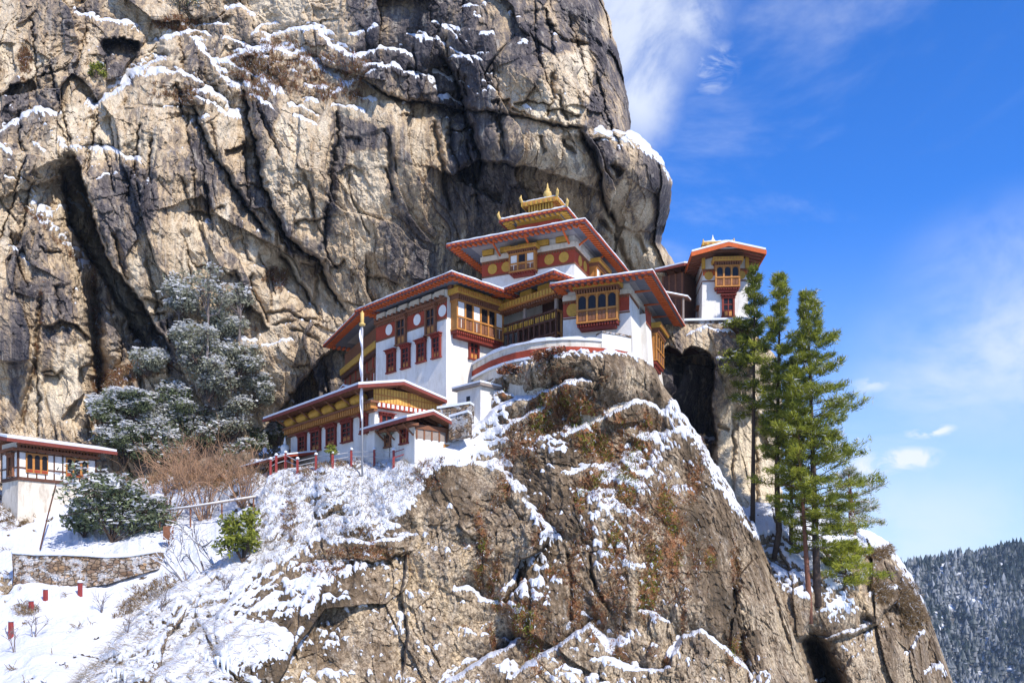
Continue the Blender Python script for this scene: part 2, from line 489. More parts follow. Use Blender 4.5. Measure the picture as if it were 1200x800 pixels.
def rock_material(name, stops, rust_col, snow_noise=0.55, wash=0.6, hair=0.4, speck=0.0):
    k = NT(name)
    p = k.pos(); ps = k.pos((2.6, 2.6, 0.10)); pf = k.pos((1, 1, 0.7))
    warp = k.noise(p, 0.5, 5)
    streak = k.noise(ps, 1.0, 6, 0.65, 0.4)
    fine = k.noise(pf, 3.2, 8, 0.68)
    gr = k.noise(p, 11.0, 5, 0.7)
    t = k.math('ADD', k.attr('tone'), k.math('MULTIPLY', k.math('SUBTRACT', warp, 0.5), 0.55))
    t = k.math('ADD', t, k.math('MULTIPLY', k.math('SUBTRACT', streak, 0.5), 1.2))
    t = k.math('ADD', t, k.math('MULTIPLY', k.math('SUBTRACT', fine, 0.5), 0.42))
    c = k.ramp(t, stops)
    runs = k.noise(k.pos((1.7, 1.7, 0.06)), 1.0, 5, 0.6, 0.25)
    runm = k.math('MULTIPLY', k.rng(runs, 0.53, 0.61), k.rng(k.noise(p, 0.13, 3), 0.40, 0.58))
    c = k.mix(k.math('MULTIPLY', runm, wash), c, (0.055, 0.048, 0.055))
    pale = k.math('MULTIPLY', k.rng(k.noise(k.pos((2.2, 2.2, 0.12)), 1.0, 4, 0.6, 0.2), 0.56, 0.66), 0.35)
    c = k.mix(pale, c, (0.52, 0.47, 0.40))
    # mineral grain, lichen specks
    c = k.mix(1.0, c, k.ramp(gr, [(0.28, (0.42, 0.41, 0.43)), (0.5, (1, 1, 1)), (0.75, (1.5, 1.42, 1.3))]), 'MULTIPLY')
    lich = k.rng(k.noise(p, 1.9, 8, 0.7, 0.3), 0.58, 0.68)
    c = k.mix(k.math('MULTIPLY', lich, 0.45), c, (0.10, 0.10, 0.075))
    if speck:
        sp = k.rng(k.noise(pf, 5.5, 7, 0.75), 0.44, 0.58)
        c = k.mix(k.math('MULTIPLY', sp, speck), c, k.mix(k.noise(p, 0.6, 3), (0.075, 0.045, 0.022), (0.14, 0.10, 0.06)))
    # hairline joints
    wv = k.n('ShaderNodeVectorMath'); wv.operation = 'MULTIPLY_ADD'
    k.l(k.noise(p, 0.9, 4, 0.6, 0, True), wv.inputs[0]); wv.inputs[1].default_value = (1.1, 1.1, 1.6); k.l(k.pos((1, 1, 0.55)), wv.inputs[2])
    vo = k.n('ShaderNodeTexVoronoi'); vo.feature = 'DISTANCE_TO_EDGE'; vo.inputs['Scale'].default_value = 0.55
    k.l(wv.outputs[0], vo.inputs['Vector'])
    line = k.rng(vo.outputs['Distance'], 0.0, 0.03, 1.0, 0.0)
    line = k.math('MULTIPLY', line, k.rng(k.noise(p, 0.35, 3), 0.5, 0.7))
    c = k.mix(k.math('MULTIPLY', line, hair), c, (0.05, 0.043, 0.04))
    r = k.rng(k.math('ADD', k.attr('rust'), k.math('MULTIPLY', k.math('SUBTRACT', fine, 0.5), 1.1)), 0.16, 0.5)
    rc = k.mix(k.noise(p, 4.0, 4), rust_col[0], rust_col[1])
    c = k.mix(k.math('MULTIPLY', r, 0.9), c, rc)
    sn = k.math('ADD', k.attr('snow'), k.math('MULTIPLY', k.math('SUBTRACT', k.noise(p, 2.4, 8, 0.7), 0.5), snow_noise))
    sf = k.rng(sn, 0.40, 0.56)
    sc = k.mix(k.noise(p, 1.4, 4), (0.56, 0.58, 0.64), (0.68, 0.69, 0.73))
    c = k.mix(sf, c, sc)
    k.color(c)
    k.put(k.b.inputs['Roughness'], k.rng(sf, 0, 1, 0.92, 0.6))
    h = k.math('ADD', k.math('MULTIPLY', fine, 0.7), k.math('MULTIPLY', gr, 0.25))
    h = k.math('SUBTRACT', h, k.math('MULTIPLY', line, 0.35))
    h = k.mix(sf, h, k.math('ADD', k.math('MULTIPLY', k.noise(p, 2.6, 7, 0.65), 0.8), 0.35))
    k.bump(h, 0.9, 0.24)
    return k.m


STOPS_CLIFF = [(0.0, (0.060, 0.052, 0.056)), (0.22, (0.135, 0.115, 0.108)), (0.40, (0.25, 0.195, 0.145)), (0.54, (0.44, 0.33, 0.21)), (0.8, (0.55, 0.455, 0.33)), (1.0, (0.63, 0.53, 0.39))]
STOPS_DOME = [(0.0, (0.060, 0.045, 0.030)), (0.28, (0.17, 0.122, 0.078)), (0.48, (0.33, 0.25, 0.17)), (0.68, (0.49, 0.395, 0.28)), (1.0, (0.56, 0.43, 0.27))]
M_CLIFF = rock_material('cliff_rock', STOPS_CLIFF, ((0.24, 0.10, 0.045), (0.18, 0.12, 0.055)))
M_DOME = rock_material('outcrop_rock', STOPS_DOME, ((0.26, 0.085, 0.040), (0.24, 0.13, 0.045)), 0.75, 0.45, 0.12, 0.75)

# ------------------------------------------------------------------ the great cliff
STEP = 1.08


def author_cliff(r):
    S, L, K = r.step, r.ledge, r.crack
    # dark gully on the left and the two walls beside it
    gl = [(84, 176), (94, 196), (102, 225), (110, 256), (120, 290), (132, 312), (156, 340), (180, 376), (206, 420)]
    S(gl, 12, 42, 1.5, 1)
    S([(70, 190), (76, 230), (84, 272), (104, 302), (122, 330), (146, 372), (176, 422)], 7, 9, 1.5, -1)
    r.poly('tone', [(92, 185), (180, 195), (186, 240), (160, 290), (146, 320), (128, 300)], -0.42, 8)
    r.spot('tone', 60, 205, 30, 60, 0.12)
    L([(0, 157), (28, 140), (45, 131), (60, 135), (80, 137)], 1.6, 6, 1.2)
    L([(0, 112), (12, 102), (38, 92)], -0.4, 3, 0.8)
    S([(0, 112), (12, 102), (38, 92), (46, 120)], 1.6, 22, 1.5, 1)
    r.brush('snow', [(46, 132), (62, 160), (80, 178), (100, 170)], 4.5, 0.75)
    r.brush('snow', [(0, 172), (15, 190), (40, 230), (60, 262), (82, 285), (100, 310)], 6, 0.8)
    r.brush('snow', [(0, 190), (18, 215), (50, 262), (70, 285)], 5, 0.45)
    r.brush('rust', [(30, 240), (60, 275), (90, 305)], 7, 0.4)
    K([(24, 165), (30, 178), (24, 178)], 0.8, 2)
    # stepped, snow-caught shelves high on the left
    L([(104, 133), (130, 116), (150, 100), (166, 86), (182, 74), (200, 66)], 3.2, 10, 1.35, 34)
    L([(166, 90), (190, 87), (212, 88), (232, 96), (248, 108), (268, 128), (282, 146)], 1.8, 7, 1.25)
    L([(222, 40), (238, 62), (254, 82), (274, 110)], 1.4, 8, 1.2)
    L([(176, 52), (200, 46), (230, 38), (250, 44)], 1.6, 12, 1.0)
    L([(82, 15), (106, 22), (122, 26), (146, 30), (168, 40)], 1.5, 5, 1.1)
    S([(118, 45), (140, 44), (165, 48)], 3.5, 30, 1.5, 1)
    r.poly('tone', [(115, 45), (170, 45), (165, 100), (130, 110)], -0.35)
    L([(102, 181), (118, 175), (130, 178), (148, 186), (168, 194)], 1.0, 5, 1.25)
    L([(112, 214), (124, 208), (140, 206)], 0.4, 3, 0.9, 12)
    L([(260, 79), (274, 70), (290, 61), (324, 60), (360, 70), (382, 88), (408, 101)], 1.6, 8, 1.2)
    L([(300, 52), (330, 40), (346, 37), (372, 38), (390, 57), (412, 70), (432, 65), (462, 58), (490, 72)], 2.2, 9, 1.3)
    L([(300, 88), (320, 106), (334, 113)], 0.8, 5, 1.1)
    L([(386, 126), (406, 127), (430, 135)], 0.8, 4, 1.1)
    L([(262, 14), (280, 9), (298, 20)], 1.2, 4, 1.1)
    L([(420, 82), (440, 78), (470, 84), (505, 92), (515, 104)], 0.9, 5, 1.0)
    L([(540, 12), (560, 10), (575, 4)], 0.5, 3, 1.0)
    L([(560, 42), (580, 40)], 0.5, 2.5, 1.0)
    L([(514, 120), (528, 116), (545, 128)], 0.8, 6, 1.0)
    L([(500, 92), (510, 105), (515, 118)], 0.5, 5, 1.0)
    r.poly('rust', [(255, 60), (340, 40), (440, 70), (430, 130), (340, 115), (280, 140)], 0.38, 15)
    r.poly('snow', [(255, 55), (340, 40), (440, 66), (420, 110), (340, 100), (280, 110)], 0.30, 15)
    r.poly('tone', [(255, 60), (340, 40), (440, 70), (430, 130), (340, 115), (280, 140)], -0.12, 15)
    r.poly('rust', [(170, 95), (215, 92), (240, 110), (225, 125), (170, 115)], 0.35, 8)
    r.spot('rust', 205, 28, 30, 10, 0.6)
    r.spot('rust', 30, 70, 8, 26, 0.5)
    r.spot('tone', 20, 60, 30, 40, 0.25); r.spot('tone', 100, 55, 16, 30, 0.3); r.spot('tone', 320, 12, 40, 16, 0.25)
    r.spot('tone', 90, 110, 40, 14, -0.3)
    # long diagonal cracks through the middle
    A = [(226, 118), (236, 150), (246, 174), (260, 196), (272, 212), (288, 240), (318, 280)]
    K(A, 1.8, 2.6); S(A, 1.8, 20, 0.7, 1)
    B = [(284, 90), (294, 150), (302, 182), (310, 220), (324, 254), (340, 284), (372, 303), (388, 340), (410, 368)]
    K(B, 1.8, 2.6); S(B, 3.2, 26, 0.7, 1)
    C = [(328, 294), (350, 330), (372, 360)]
    K(C, 1.0, 2.4); S(C, 1.6, 14, 0.7, 1)
    S([(262, 176), (280, 172), (298, 172)], 1.4, 14, 1, 1)
    S([(358, 200), (366, 230), (372, 280)], 0.8, 14, 1, 1)
    K([(392, 120), (396, 150), (388, 200), (378, 284)], 0.7, 2.5); S([(392, 120), (396, 150), (388, 200), (378, 290)], 0.9, 16, 1.2, -1)
    r.poly('tone', [(386, 130), (420, 140), (458, 150), (452, 176), (408, 176), (396, 222), (381, 292), (374, 292), (386, 215)], -0.5, 4)
    r.poly('tone', [(304, 150), (388, 140), (380, 290), (330, 256), (314, 220)], 0.24, 8)
    r.poly('tone', [(224, 145), (245, 180), (258, 200), (250, 248), (230, 246)], -0.42, 5)
    r.poly('tone', [(272, 244), (286, 262), (270, 312), (255, 316)], -0.3, 5)
    r.poly('tone', [(300, 112), (330, 114), (322, 160), (308, 200), (300, 170)], -0.36, 5)
    r.poly('tone', [(225, 205), (290, 250), (310, 300), (230, 330), (215, 280)], 0.18, 12)
    r.spot('tone', 130, 250, 60, 60, -0.12)
    r.spot('rust', 325, 326, 26, 16, 0.45, 30); r.spot('rust', 300, 385, 20, 10, 0.4)
    S([(285, 312), (310, 312), (340, 340), (365, 362)], 0.7, 14, 1, -1)
    S([(286, 352), (300, 365), (318, 386)], 1.8, 14, 1, 1)
    for q in ([(316, 380), (345, 375), (372, 372)], [(310, 368), (336, 366), (350, 372), (372, 384)], [(340, 384), (360, 392), (376, 400)]): K(q, 0.6, 1.8)
    K([(372, 303), (371, 360), (373, 376)], 0.8, 2)
    L([(262, 404), (280, 398), (304, 398)], 1.6, 6, 1.2); L([(305, 408), (330, 402), (346, 399)], 0.5, 3, 1.0)
    r.spot('snow', 300, 430, 26, 26, 0.16)
    # streaked pale slab
    r.poly('tone', [(408, 178), (452, 178), (455, 300), (400, 320), (396, 240)], 0.16, 8)
    K([(452, 160), (458, 190), (462, 240)], 0.7, 3)
    # dark upper right mass
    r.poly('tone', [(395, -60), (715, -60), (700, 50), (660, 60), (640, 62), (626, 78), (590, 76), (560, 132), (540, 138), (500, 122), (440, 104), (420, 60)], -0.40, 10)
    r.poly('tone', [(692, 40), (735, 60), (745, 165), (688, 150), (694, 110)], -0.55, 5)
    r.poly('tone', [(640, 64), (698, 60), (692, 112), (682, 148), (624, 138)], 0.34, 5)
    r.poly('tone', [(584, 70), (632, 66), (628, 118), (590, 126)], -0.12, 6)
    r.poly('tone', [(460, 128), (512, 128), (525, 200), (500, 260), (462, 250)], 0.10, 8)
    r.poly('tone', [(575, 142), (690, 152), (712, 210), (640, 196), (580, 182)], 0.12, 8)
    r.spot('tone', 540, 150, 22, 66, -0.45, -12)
    S([(424, 92), (456, 112), (480, 118), (512, 121), (548, 131)], 2.0, 28, 0.8, 1)
    K([(424, 92), (456, 112), (480, 118), (512, 121)], 0.8, 2)
    K([(528, 130), (580, 130), (610, 136), (642, 143), (690, 151)], 1.1, 2.2); S([(528, 130), (580, 130), (642, 143), (690, 151)], 1.3, 20, 1, 1)
    D = [(514, 60), (532, 90), (543, 118), (552, 150), (566, 190), (558, 222)]
    K(D, 2.2, 3.2); S(D, 2.0, 30, 0.8, 1)
    K([(536, 80), (548, 115)], 1.6, 3)
    K([(581, 132), (588, 150), (594, 186)], 1.6, 3.2); S([(581, 132), (594, 190)], 0.8, 14, 1, 1)
    K([(508, 140), (514, 172), (520, 212), (528, 250)], 1.4, 3)
    K([(648, 84), (650, 108), (642, 140)], 0.9, 2.5); K([(654, 110), (664, 142)], 0.9, 2.5)
    K([(632, 158), (640, 180)], 0.9, 2.5); K([(660, 162), (672, 184)], 1.2, 3)
    K([(640, 22), (648, 38), (664, 50), (690, 54)], 1.2, 2.5)
    S([(500, 196), (530, 204), (560, 186), (600, 191), (640, 202), (682, 214), (712, 230)], 3.6, 44, 1.0, 1)
    S([(530, 205), (560, 225), (590, 240)], 2.0, 25, 1.5, -1)
    r.spot('tone', 600, 220, 60, 26, -0.16)  # darker tone adds the shade under the overhang to the rock colour
    # bulge on the right with snow on its back
    E = [(680, 150), (694, 172), (702, 200), (710, 236), (722, 268)]
    K(E, 2.4, 3.2); S(E, 2.2, 24, 0.8, 1)
    K([(716, 192), (728, 206)], 2.0, 4)
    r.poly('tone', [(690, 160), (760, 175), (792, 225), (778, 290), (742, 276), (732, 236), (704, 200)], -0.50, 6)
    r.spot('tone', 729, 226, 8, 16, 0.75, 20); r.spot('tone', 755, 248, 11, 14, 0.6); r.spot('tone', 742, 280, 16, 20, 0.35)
    r.poly('snow', [(692, 153), (742, 160), (770, 184), (752, 184), (728, 178), (700, 170)], 0.42, 5)
    r.brush('snow', [(700, 157), (745, 165), (770, 186), (788, 214), (788, 236)], 5, 0.9)
    r.brush('snow', [(712, 20), (730, 60), (742, 120)], 4, 0.35)
    S([(720, 262), (745, 272), (770, 268), (780, 262)], 2.2, 22, 1.2, 1)
    K([(700, 252), (725, 285), (740, 320)], 1.2, 3); K([(744, 276), (758, 300)], 1, 3)
    # many small snowy shelves in the broken ground high on the left
    q = random.Random(21)
    for i in range(40):
        x0, y0 = q.uniform(170, 520), q.uniform(22, 150)
        if y0 > 60 + 90 * (x0 < 440): y0 *= 0.6
        n = q.uniform(18, 52); sl = q.choice([0.55, 0.35, -0.5, 0.15]) + q.uniform(-.15, .15)
        L([(x0, y0), (x0 + n * .5, y0 + n * .5 * sl - q.uniform(0, 4)), (x0 + n, y0 + n * sl)], q.uniform(.4, 1.0), q.uniform(2.5, 5), q.uniform(.8, 1.15), 14)
    for i in range(16):
        x0, y0 = q.uniform(0, 92), q.uniform(140, 300)
        if y0 < 120 + x0 * 1.2: continue
        n = q.uniform(10, 26); L([(x0, y0), (x0 + n * .5, y0 + n * .3), (x0 + n, y0 + n * q.uniform(.2, .9))], q.uniform(.3, .7), q.uniform(2, 4), .95, 12)
    for i in range(14):
        x0, y0 = q.uniform(520, 700), q.uniform(0, 130); n = q.uniform(8, 20); L([(x0, y0), (x0 + n, y0 + n * q.uniform(-.3, .5))], .3, 2, .75, 10)
    # upright joints that split the face into slabs
    for i in range(95):
        x0, y0 = q.uniform(-20, 720), q.uniform(-20, 440); n = q.uniform(26, 110); lean = q.uniform(.02, .42) if x0 > 200 else q.uniform(-.3, .35)
        pts = [(x0, y0), (x0 + n * lean * .4 + q.uniform(-3, 3), y0 + n * .5), (x0 + n * lean, y0 + n)]
        K(pts, q.uniform(.25, .7), q.uniform(1.1, 1.8)); S(pts, q.uniform(.3, 1.1), q.uniform(8, 26), 0.6, q.choice([1, 1, -1]))
    for i in range(40):
        x0, y0 = q.uniform(-20, 700), q.uniform(100, 440); n = q.uniform(14, 50); pts = [(x0, y0), (x0 + n * .5, y0 + q.uniform(-5, 5)), (x0 + n, y0 + q.uniform(-8, 12))]
        K(pts, q.uniform(.2, .5), 1.3); S(pts, q.uniform(.3, .9), q.uniform(8, 18), 0.6, 1)
    # lower left buttress
    r.poly('tone', [(20, 330), (46, 335), (34, 420), (16, 500), (4, 500), (16, 420)], -0.40, 5)
    r.poly('tone', [(52, 382), (66, 384), (60, 440), (48, 440)], -0.42, 3); r.poly('tone', [(74, 384), (81, 386), (76, 425), (72, 420)], -0.35, 2)
    r.poly('tone', [(48, 400), (106, 395), (96, 470), (40, 490), (44, 450)], 0.26, 6)
    S([(48, 380), (72, 377), (92, 382), (108, 398)], 1.8, 16, 1, 1)
    S([(112, 408), (104, 425), (92, 432), (98, 460), (70, 492)], 1.6, 26, 1.2, -1)
    K([(108, 320), (112, 400), (116, 440), (113, 520)], 4.5, 9)
    K([(48, 340), (42, 420), (30, 470), (24, 510)], 1.0, 3)
    r.brush('rust', [(110, 300), (112, 360), (114, 420), (108, 500)], 6, 0.45)
    r.brush('rust', [(50, 330), (44, 420), (28, 490)], 5, 0.35)
    r.spot('rust', 165, 432, 44, 14, 0.6, -15); r.spot('rust', 130, 460, 22, 26, 0.4)
    r.spot('tone', 150, 400, 26, 30, -0.2); r.spot('tone', 70, 345, 26, 30, -0.25)
    r.spot('tone', 20, 380, 20, 60, 0.1)
    # the hollow behind the long white house
    S([(420, 372), (398, 398), (372, 424), (338, 466), (306, 510), (296, 540)], 6.0, 60, 1.5, -1)
    r.spot('tone', 372, 470, 46, 50, -0.35)  # shadow beside the house painted into the rock as a darker tone
    r.spot('snow', 336, 478, 12, 16, 0.5)
    r.spot('tone', 340, 430, 40, 40, 0.12)


cliff_base = Spline([
    (-160, -120, 74), (100, -120, 75), (300, -120, 76), (500, -120, 75), (720, -120, 78),
    (0, 20, 71), (100, 30, 71), (200, 20, 72), (330, 20, 71.5), (450, 20, 68.5), (560, 20, 66.5), (650, 20, 67), (720, 20, 70),
    (150, 90, 68), (300, 100, 67.5), (400, 100, 66.5), (640, 100, 64), (540, 130, 66), (725, 110, 67),
    (0, 200, 64), (60, 200, 64), (200, 190, 65), (350, 200, 65), (450, 200, 66), (600, 180, 64), (720, 190, 64), (780, 210, 67),
    (0, 300, 62), (60, 300, 62), (250, 300, 65), (400, 300, 67), (500, 300, 71), (620, 270, 73), (720, 260, 70), (780, 270, 72),
    (0, 400, 62), (60, 400, 61.5), (170, 390, 65), (250, 400, 67), (350, 400, 67.5), (430, 400, 70), (600, 400, 78), (800, 340, 78),
    (-150, 300, 60), (-150, 550, 60), (0, 520, 63), (80, 500, 63), (200, 520, 68), (300, 500, 70), (400, 500, 72), (600, 560, 80), (100, 640, 64), (300, 640, 70), (800, 480, 82)])


def skyline_right(py):
    return np.interp(py, [-140, -10, 15, 60, 120, 156, 162, 176, 196, 216, 240, 262, 285, 300, 318, 345, 400, 640],
                     [670, 702, 712, 724, 737, 739, 752, 766, 779, 788, 786, 779, 775, 786, 797, 803, 806, 806])


_v = np.arange(-130, 640, STEP)
_s = skyline_right(_v) + 0
_n = int(950 / STEP)
_t = np.linspace(0, 1, _n)
_jag = fbm(_v * 0.06, _v * 0, _v * 0, 4, 5) * 7
PX = -140 + (_s + _jag + 140)[:, None] * _t[None]
PY = np.repeat(_v[:, None], _n, 1)
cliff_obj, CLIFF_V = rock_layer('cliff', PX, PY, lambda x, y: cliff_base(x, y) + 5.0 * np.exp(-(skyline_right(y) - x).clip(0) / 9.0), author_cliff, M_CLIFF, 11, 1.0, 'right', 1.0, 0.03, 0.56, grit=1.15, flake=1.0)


# ------------------------------------------------------------------ the outcrop that carries the monastery
def author_dome(r):
    S, L, K = r.step, r.ledge, r.crack
    r.poly('snow', [(296, 575), (345, 556), (430, 548), (520, 528), (548, 470), (575, 458), (600, 470), (590, 520), (604, 552), (560, 540), (512, 545), (500, 575), (480, 600), (486, 622), (430, 634), (392, 640), (350, 620), (312, 640), (280, 664), (270, 650)], 0.82, 9)
    r.poly('snow', [(90, 810), (150, 740), (200, 700), (270, 655), (320, 640), (330, 660), (280, 690), (270, 730), (330, 740), (350, 760), (240, 810)], 0.66, 10)
    for i in range(26):
        x0 = 100 + 9 * i; y0 = dome_top(x0) + 8 + (i * 37 % 80); L([(x0, y0 + 22), (x0 + 20, y0 + 4), (x0 + 44, y0 - 16)], .35, 5, .5, 12)
    r.poly('snow', [(430, 556), (520, 536), (560, 545), (505, 555), (470, 596), (440, 610)], 0.35, 8)
    r.poly('rust', [(350, 545), (430, 540), (400, 556), (350, 570)], 0.30, 5)
    A = [(540, 545), (580, 545), (606, 575), (624, 600), (646, 630), (632, 648), (610, 656), (600, 676), (590, 692)]
    S(A, 2.2, 30, 1.3, -1)
    r.brush('snow', [(520, 540), (560, 535), (588, 548), (612, 575), (628, 604), (644, 630)], 6.5, 1.1)
    r.brush('snow', [(646, 626), (630, 646), (612, 656), (602, 678), (592, 692)], 6, 1.1)
    r.brush('snow', [(534, 692), (548, 692), (562, 702), (582, 706)], 4.5, 1.1)
    S([(530, 694), (548, 690), (562, 702), (584, 708)], 1.4, 20, 1.2, -1)
    K([(585, 708), (596, 700), (606, 690), (612, 672)], 1.2, 3)
    r.poly('snow', [(500, 560), (590, 560), (640, 640), (590, 690), (520, 690), (490, 640)], -0.35, 10)
    r.poly('tone', [(540, 560), (600, 575), (635, 630), (590, 690), (545, 690)], 0.10, 10)
    r.spot('tone', 548, 640, 7, 34, 0.35, 8); r.spot('tone', 492, 660, 14, 50, 0.28); r.spot('tone', 500, 570, 30, 20, -0.2)
    r.spot('rust', 505, 560, 26, 22, 0.25); r.spot('rust', 575, 660, 20, 50, 0.12)
    r.spot('tone', 620, 680, 40, 60, 0.0); r.spot('tone', 650, 610, 30, 60, 0.08)
    # crown of the outcrop: mossy bumps capped with snow
    L([(556, 505), (578, 486), (610, 470), (650, 458), (680, 450), (700, 447)], 2.0, 6, 1.2)
    L([(600, 500), (622, 486), (640, 482)], 1.2, 9, 1.2)
    L([(664, 512), (690, 500), (714, 488), (738, 478)], 2.0, 12, 1.15)
    L([(728, 478), (748, 474), (768, 478), (780, 490)], 1.2, 12, 1.1)
    L([(745, 512), (762, 516), (786, 510)], 0.9, 5, 1.1)
    L([(668, 556), (690, 548), (706, 552), (720, 562)], 1.0, 6, 1.2)
    L([(560, 462), (590, 462), (612, 470)], 1.2, 8, 0.9)
    L([(740, 512), (726, 540), (744, 556), (760, 562)], 0.7, 5, 0.8)
    r.poly('snow', [(560, 480), (640, 470), (720, 480), (800, 490), (850, 580), (800, 560), (740, 520), (680, 530), (600, 520)], 0.30, 15)
    q = random.Random(5)
    for i in range(60):
        x0, y0 = q.uniform(560, 880), q.uniform(450, 780)
        if y0 < dome_top(x0) + 20: continue
        r.spot('rust', x0, y0, q.uniform(4, 14), q.uniform(8, 40), q.uniform(.25, .65), q.uniform(-20, 20)); r.spot('tone', q.uniform(330, 900), q.uniform(560, 820), q.uniform(6, 20), q.uniform(20, 70), q.uniform(-.3, .3), q.uniform(-8, 8))
    r.spot('rust', 662, 486, 36, 26, 0.5); r.spot('rust', 700, 520, 40, 16, 0.4); r.spot('rust', 752, 494, 26, 12, 0.35); r.spot('rust', 610, 512, 26, 24, 0.4); r.spot('rust', 700, 575, 34, 22, 0.35)
    r.spot('rust', 650, 440, 60, 14, 0.2); r.spot('tone', 740, 450, 34, 16, 0.25); r.spot('snow', 740, 452, 40, 14, -0.4)
    r.brush('snow', [(786, 482), (806, 498), (818, 522), (836, 555), (862, 592), (886, 628)], 10, 0.52)
    S([(800, 490), (822, 528), (840, 562), (868, 604), (890, 640)], 1.6, 20, 1.4, -1)
    for cx, cy, rx, ry, v in [(720, 620, 40, 70, 0.26), (770, 575, 50, 30, 0.18), (700, 660, 14, 50, 0.16), (760, 640, 40, 60, 0.08), (690, 600, 30, 30, 0.2), (560, 500, 40, 30, 0.3), (650, 560, 40, 40, 0.1), (720, 770, 90, 24, 0.22), (420, 690, 60, 30, -0.1)]: r.spot('snow', cx, cy, rx, ry, v)
    r.spot('rust', 724, 690, 13, 70, 0.42); r.spot('rust', 790, 640, 50, 70, 0.2); r.spot('rust', 745, 600, 30, 60, 0.3); r.spot('rust', 862, 660, 8, 40, 0.4)
    r.poly('snow', [(780, 600), (866, 640), (858, 740), (790, 740), (770, 680)], -0.28, 12)
    r.poly('tone', [(790, 590), (870, 620), (860, 720), (800, 740), (770, 680)], -0.10, 14)
    r.poly('tone', [(864, 640), (892, 640), (946, 790), (900, 810), (862, 740)], 0.16, 6)
    r.poly('snow', [(864, 640), (892, 640), (946, 790), (900, 810), (862, 740)], -0.30, 6)
    S([(862, 636), (858, 690), (866, 760), (880, 810)], 1.8, 22, 1.3, -1)
    K([(893, 640), (905, 690), (925, 760)], 0.8, 3)
    # bottom ledges
    L([(522, 806), (545, 790), (570, 775), (600, 757), (616, 748)], 3.0, 13, 1.3, 30)
    L([(596, 800), (620, 782), (640, 768), (668, 750), (690, 738), (704, 752), (716, 770)], 3.0, 15, 1.25, 30)
    L([(700, 775), (730, 782), (770, 790), (790, 782)], 1.6, 11, 1.1)
    L([(786, 775), (800, 750), (820, 743), (844, 758), (880, 792)], 2.4, 7, 1.3, 24)
    L([(745, 716), (764, 726), (786, 734)], 1.0, 7, 1.1)
    K([(690, 650), (698, 690), (720, 720)], 0.7, 2); K([(664, 640), (670, 700), (664, 742)], 0.6, 2)
    # left shoulder
    L([(345, 640), (380, 632), (430, 640), (470, 634), (492, 626)], 0.8, 9, 1.1)
    L([(360, 618), (400, 612), (450, 616)], 0.8, 7, 0.9)
    S([(340, 662), (390, 655), (440, 658), (490, 642)], 0.9, 26, 1.5, 1)
    r.spot('rust', 430, 648, 56, 9, 0.5); r.spot('rust', 380, 670, 26, 14, 0.35); r.spot('rust', 420, 625, 30, 5, 0.3); r.spot('rust', 340, 610, 8, 26, 0.6); r.spot('rust', 318, 690, 30, 12, 0.12)
    r.spot('tone', 380, 720, 80, 60, -0.22); r.spot('tone', 430, 780, 60, 40, -0.1); r.spot('tone', 470, 690, 16, 40, 0.3)
    r.spot('snow', 330, 690, 60, 30, 0.06)
    L([(232, 722), (262, 716), (300, 718), (340, 712)], 0.8, 12, 0.9)
    L([(170, 800), (200, 785), (240, 772), (262, 776)], 1.0, 8, 0.9)
    S([(480, 640), (470, 690), (478, 740), (470, 800)], 0.8, 20, 1.3, 1)
    S([(380, 690), (368, 740), (372, 800)], 0.5, 20, 1.3, -1)
    r.spot('snow', 468, 724, 12, 20, 0.3)


dome_base = Spline([
    (60, 830, 33), (90, 800, 34), (150, 755, 37), (200, 705, 40), (265, 660, 43.5), (300, 610, 46.5), (350, 552, 49.0), (430, 545, 48.6), (500, 530, 48.6), (540, 500, 49.5), (548, 468, 51.0),
    (560, 455, 50.4), (600, 436, 48.2), (640, 420, 46.9), (700, 416, 46.9), (765, 430, 49.8), (600, 480, 47.8), (640, 450, 46.8), (700, 450, 46.9),
    (150, 830, 33.5), (230, 780, 35.5), (260, 710, 39.5), (330, 650, 43.5), (350, 720, 39.5), (350, 810, 36.5),
    (440, 590, 45.8), (450, 650, 43.0), (450, 720, 41), (450, 810, 38.5),
    (540, 540, 47.4), (550, 600, 45.0), (550, 680, 42.5), (550, 740, 41.0), (550, 810, 38.5),
    (650, 500, 48.4), (650, 560, 46.0), (650, 640, 43.3), (650, 720, 41), (650, 810, 38.5),
    (750, 490, 49.2), (750, 560, 46.8), (750, 640, 44.2), (750, 720, 42), (750, 810, 39.5),
    (800, 490, 50.6), (830, 560, 50.0), (850, 640, 47.4), (850, 740, 44.5), (880, 625, 51.4), (915, 720, 50.5), (900, 810, 46), (945, 800, 50.5)])


def dome_top(px):
    return np.interp(px, [60, 80, 110, 150, 190, 230, 262, 285, 300, 312, 330, 352, 430, 500, 516, 536, 548, 556, 600, 640, 680, 720, 745, 758, 768, 774, 786, 800, 820, 850, 884, 905, 925, 945, 962],
                     [838, 815, 780, 738, 700, 682, 660, 628, 600, 566, 556, 551, 545, 528, 516, 492, 472, 454, 428, 416, 413, 414, 418, 424, 432, 446, 464, 486, 516, 566, 620, 668, 720, 785, 850])


_c = np.arange(60, 962, STEP)
_top = dome_top(_c) + fbm(_c * 0.05, _c * 0, _c * 0, 5, 9) * 6
_n = int(395 / STEP)
_t = np.linspace(0, 1, _n) ** 1.12
PX = np.repeat(_c[None], _n, 0)
PY = _top[None] + (842 - np.minimum(_top, 838))[None] * _t[:, None]
dome_obj, DOME_V = rock_layer('rock_outcrop', PX, PY, lambda x, y: dome_base(x, y) + 1.6 * np.exp(-(y - dome_top(x)).clip(0) / 6.0), author_dome, M_DOME, 33, 0.55, 'top', 1.3, 0.12, 0.46, (0.7, 0.8), 1.3, 0.75, 1.7, 0.95, 0.2)


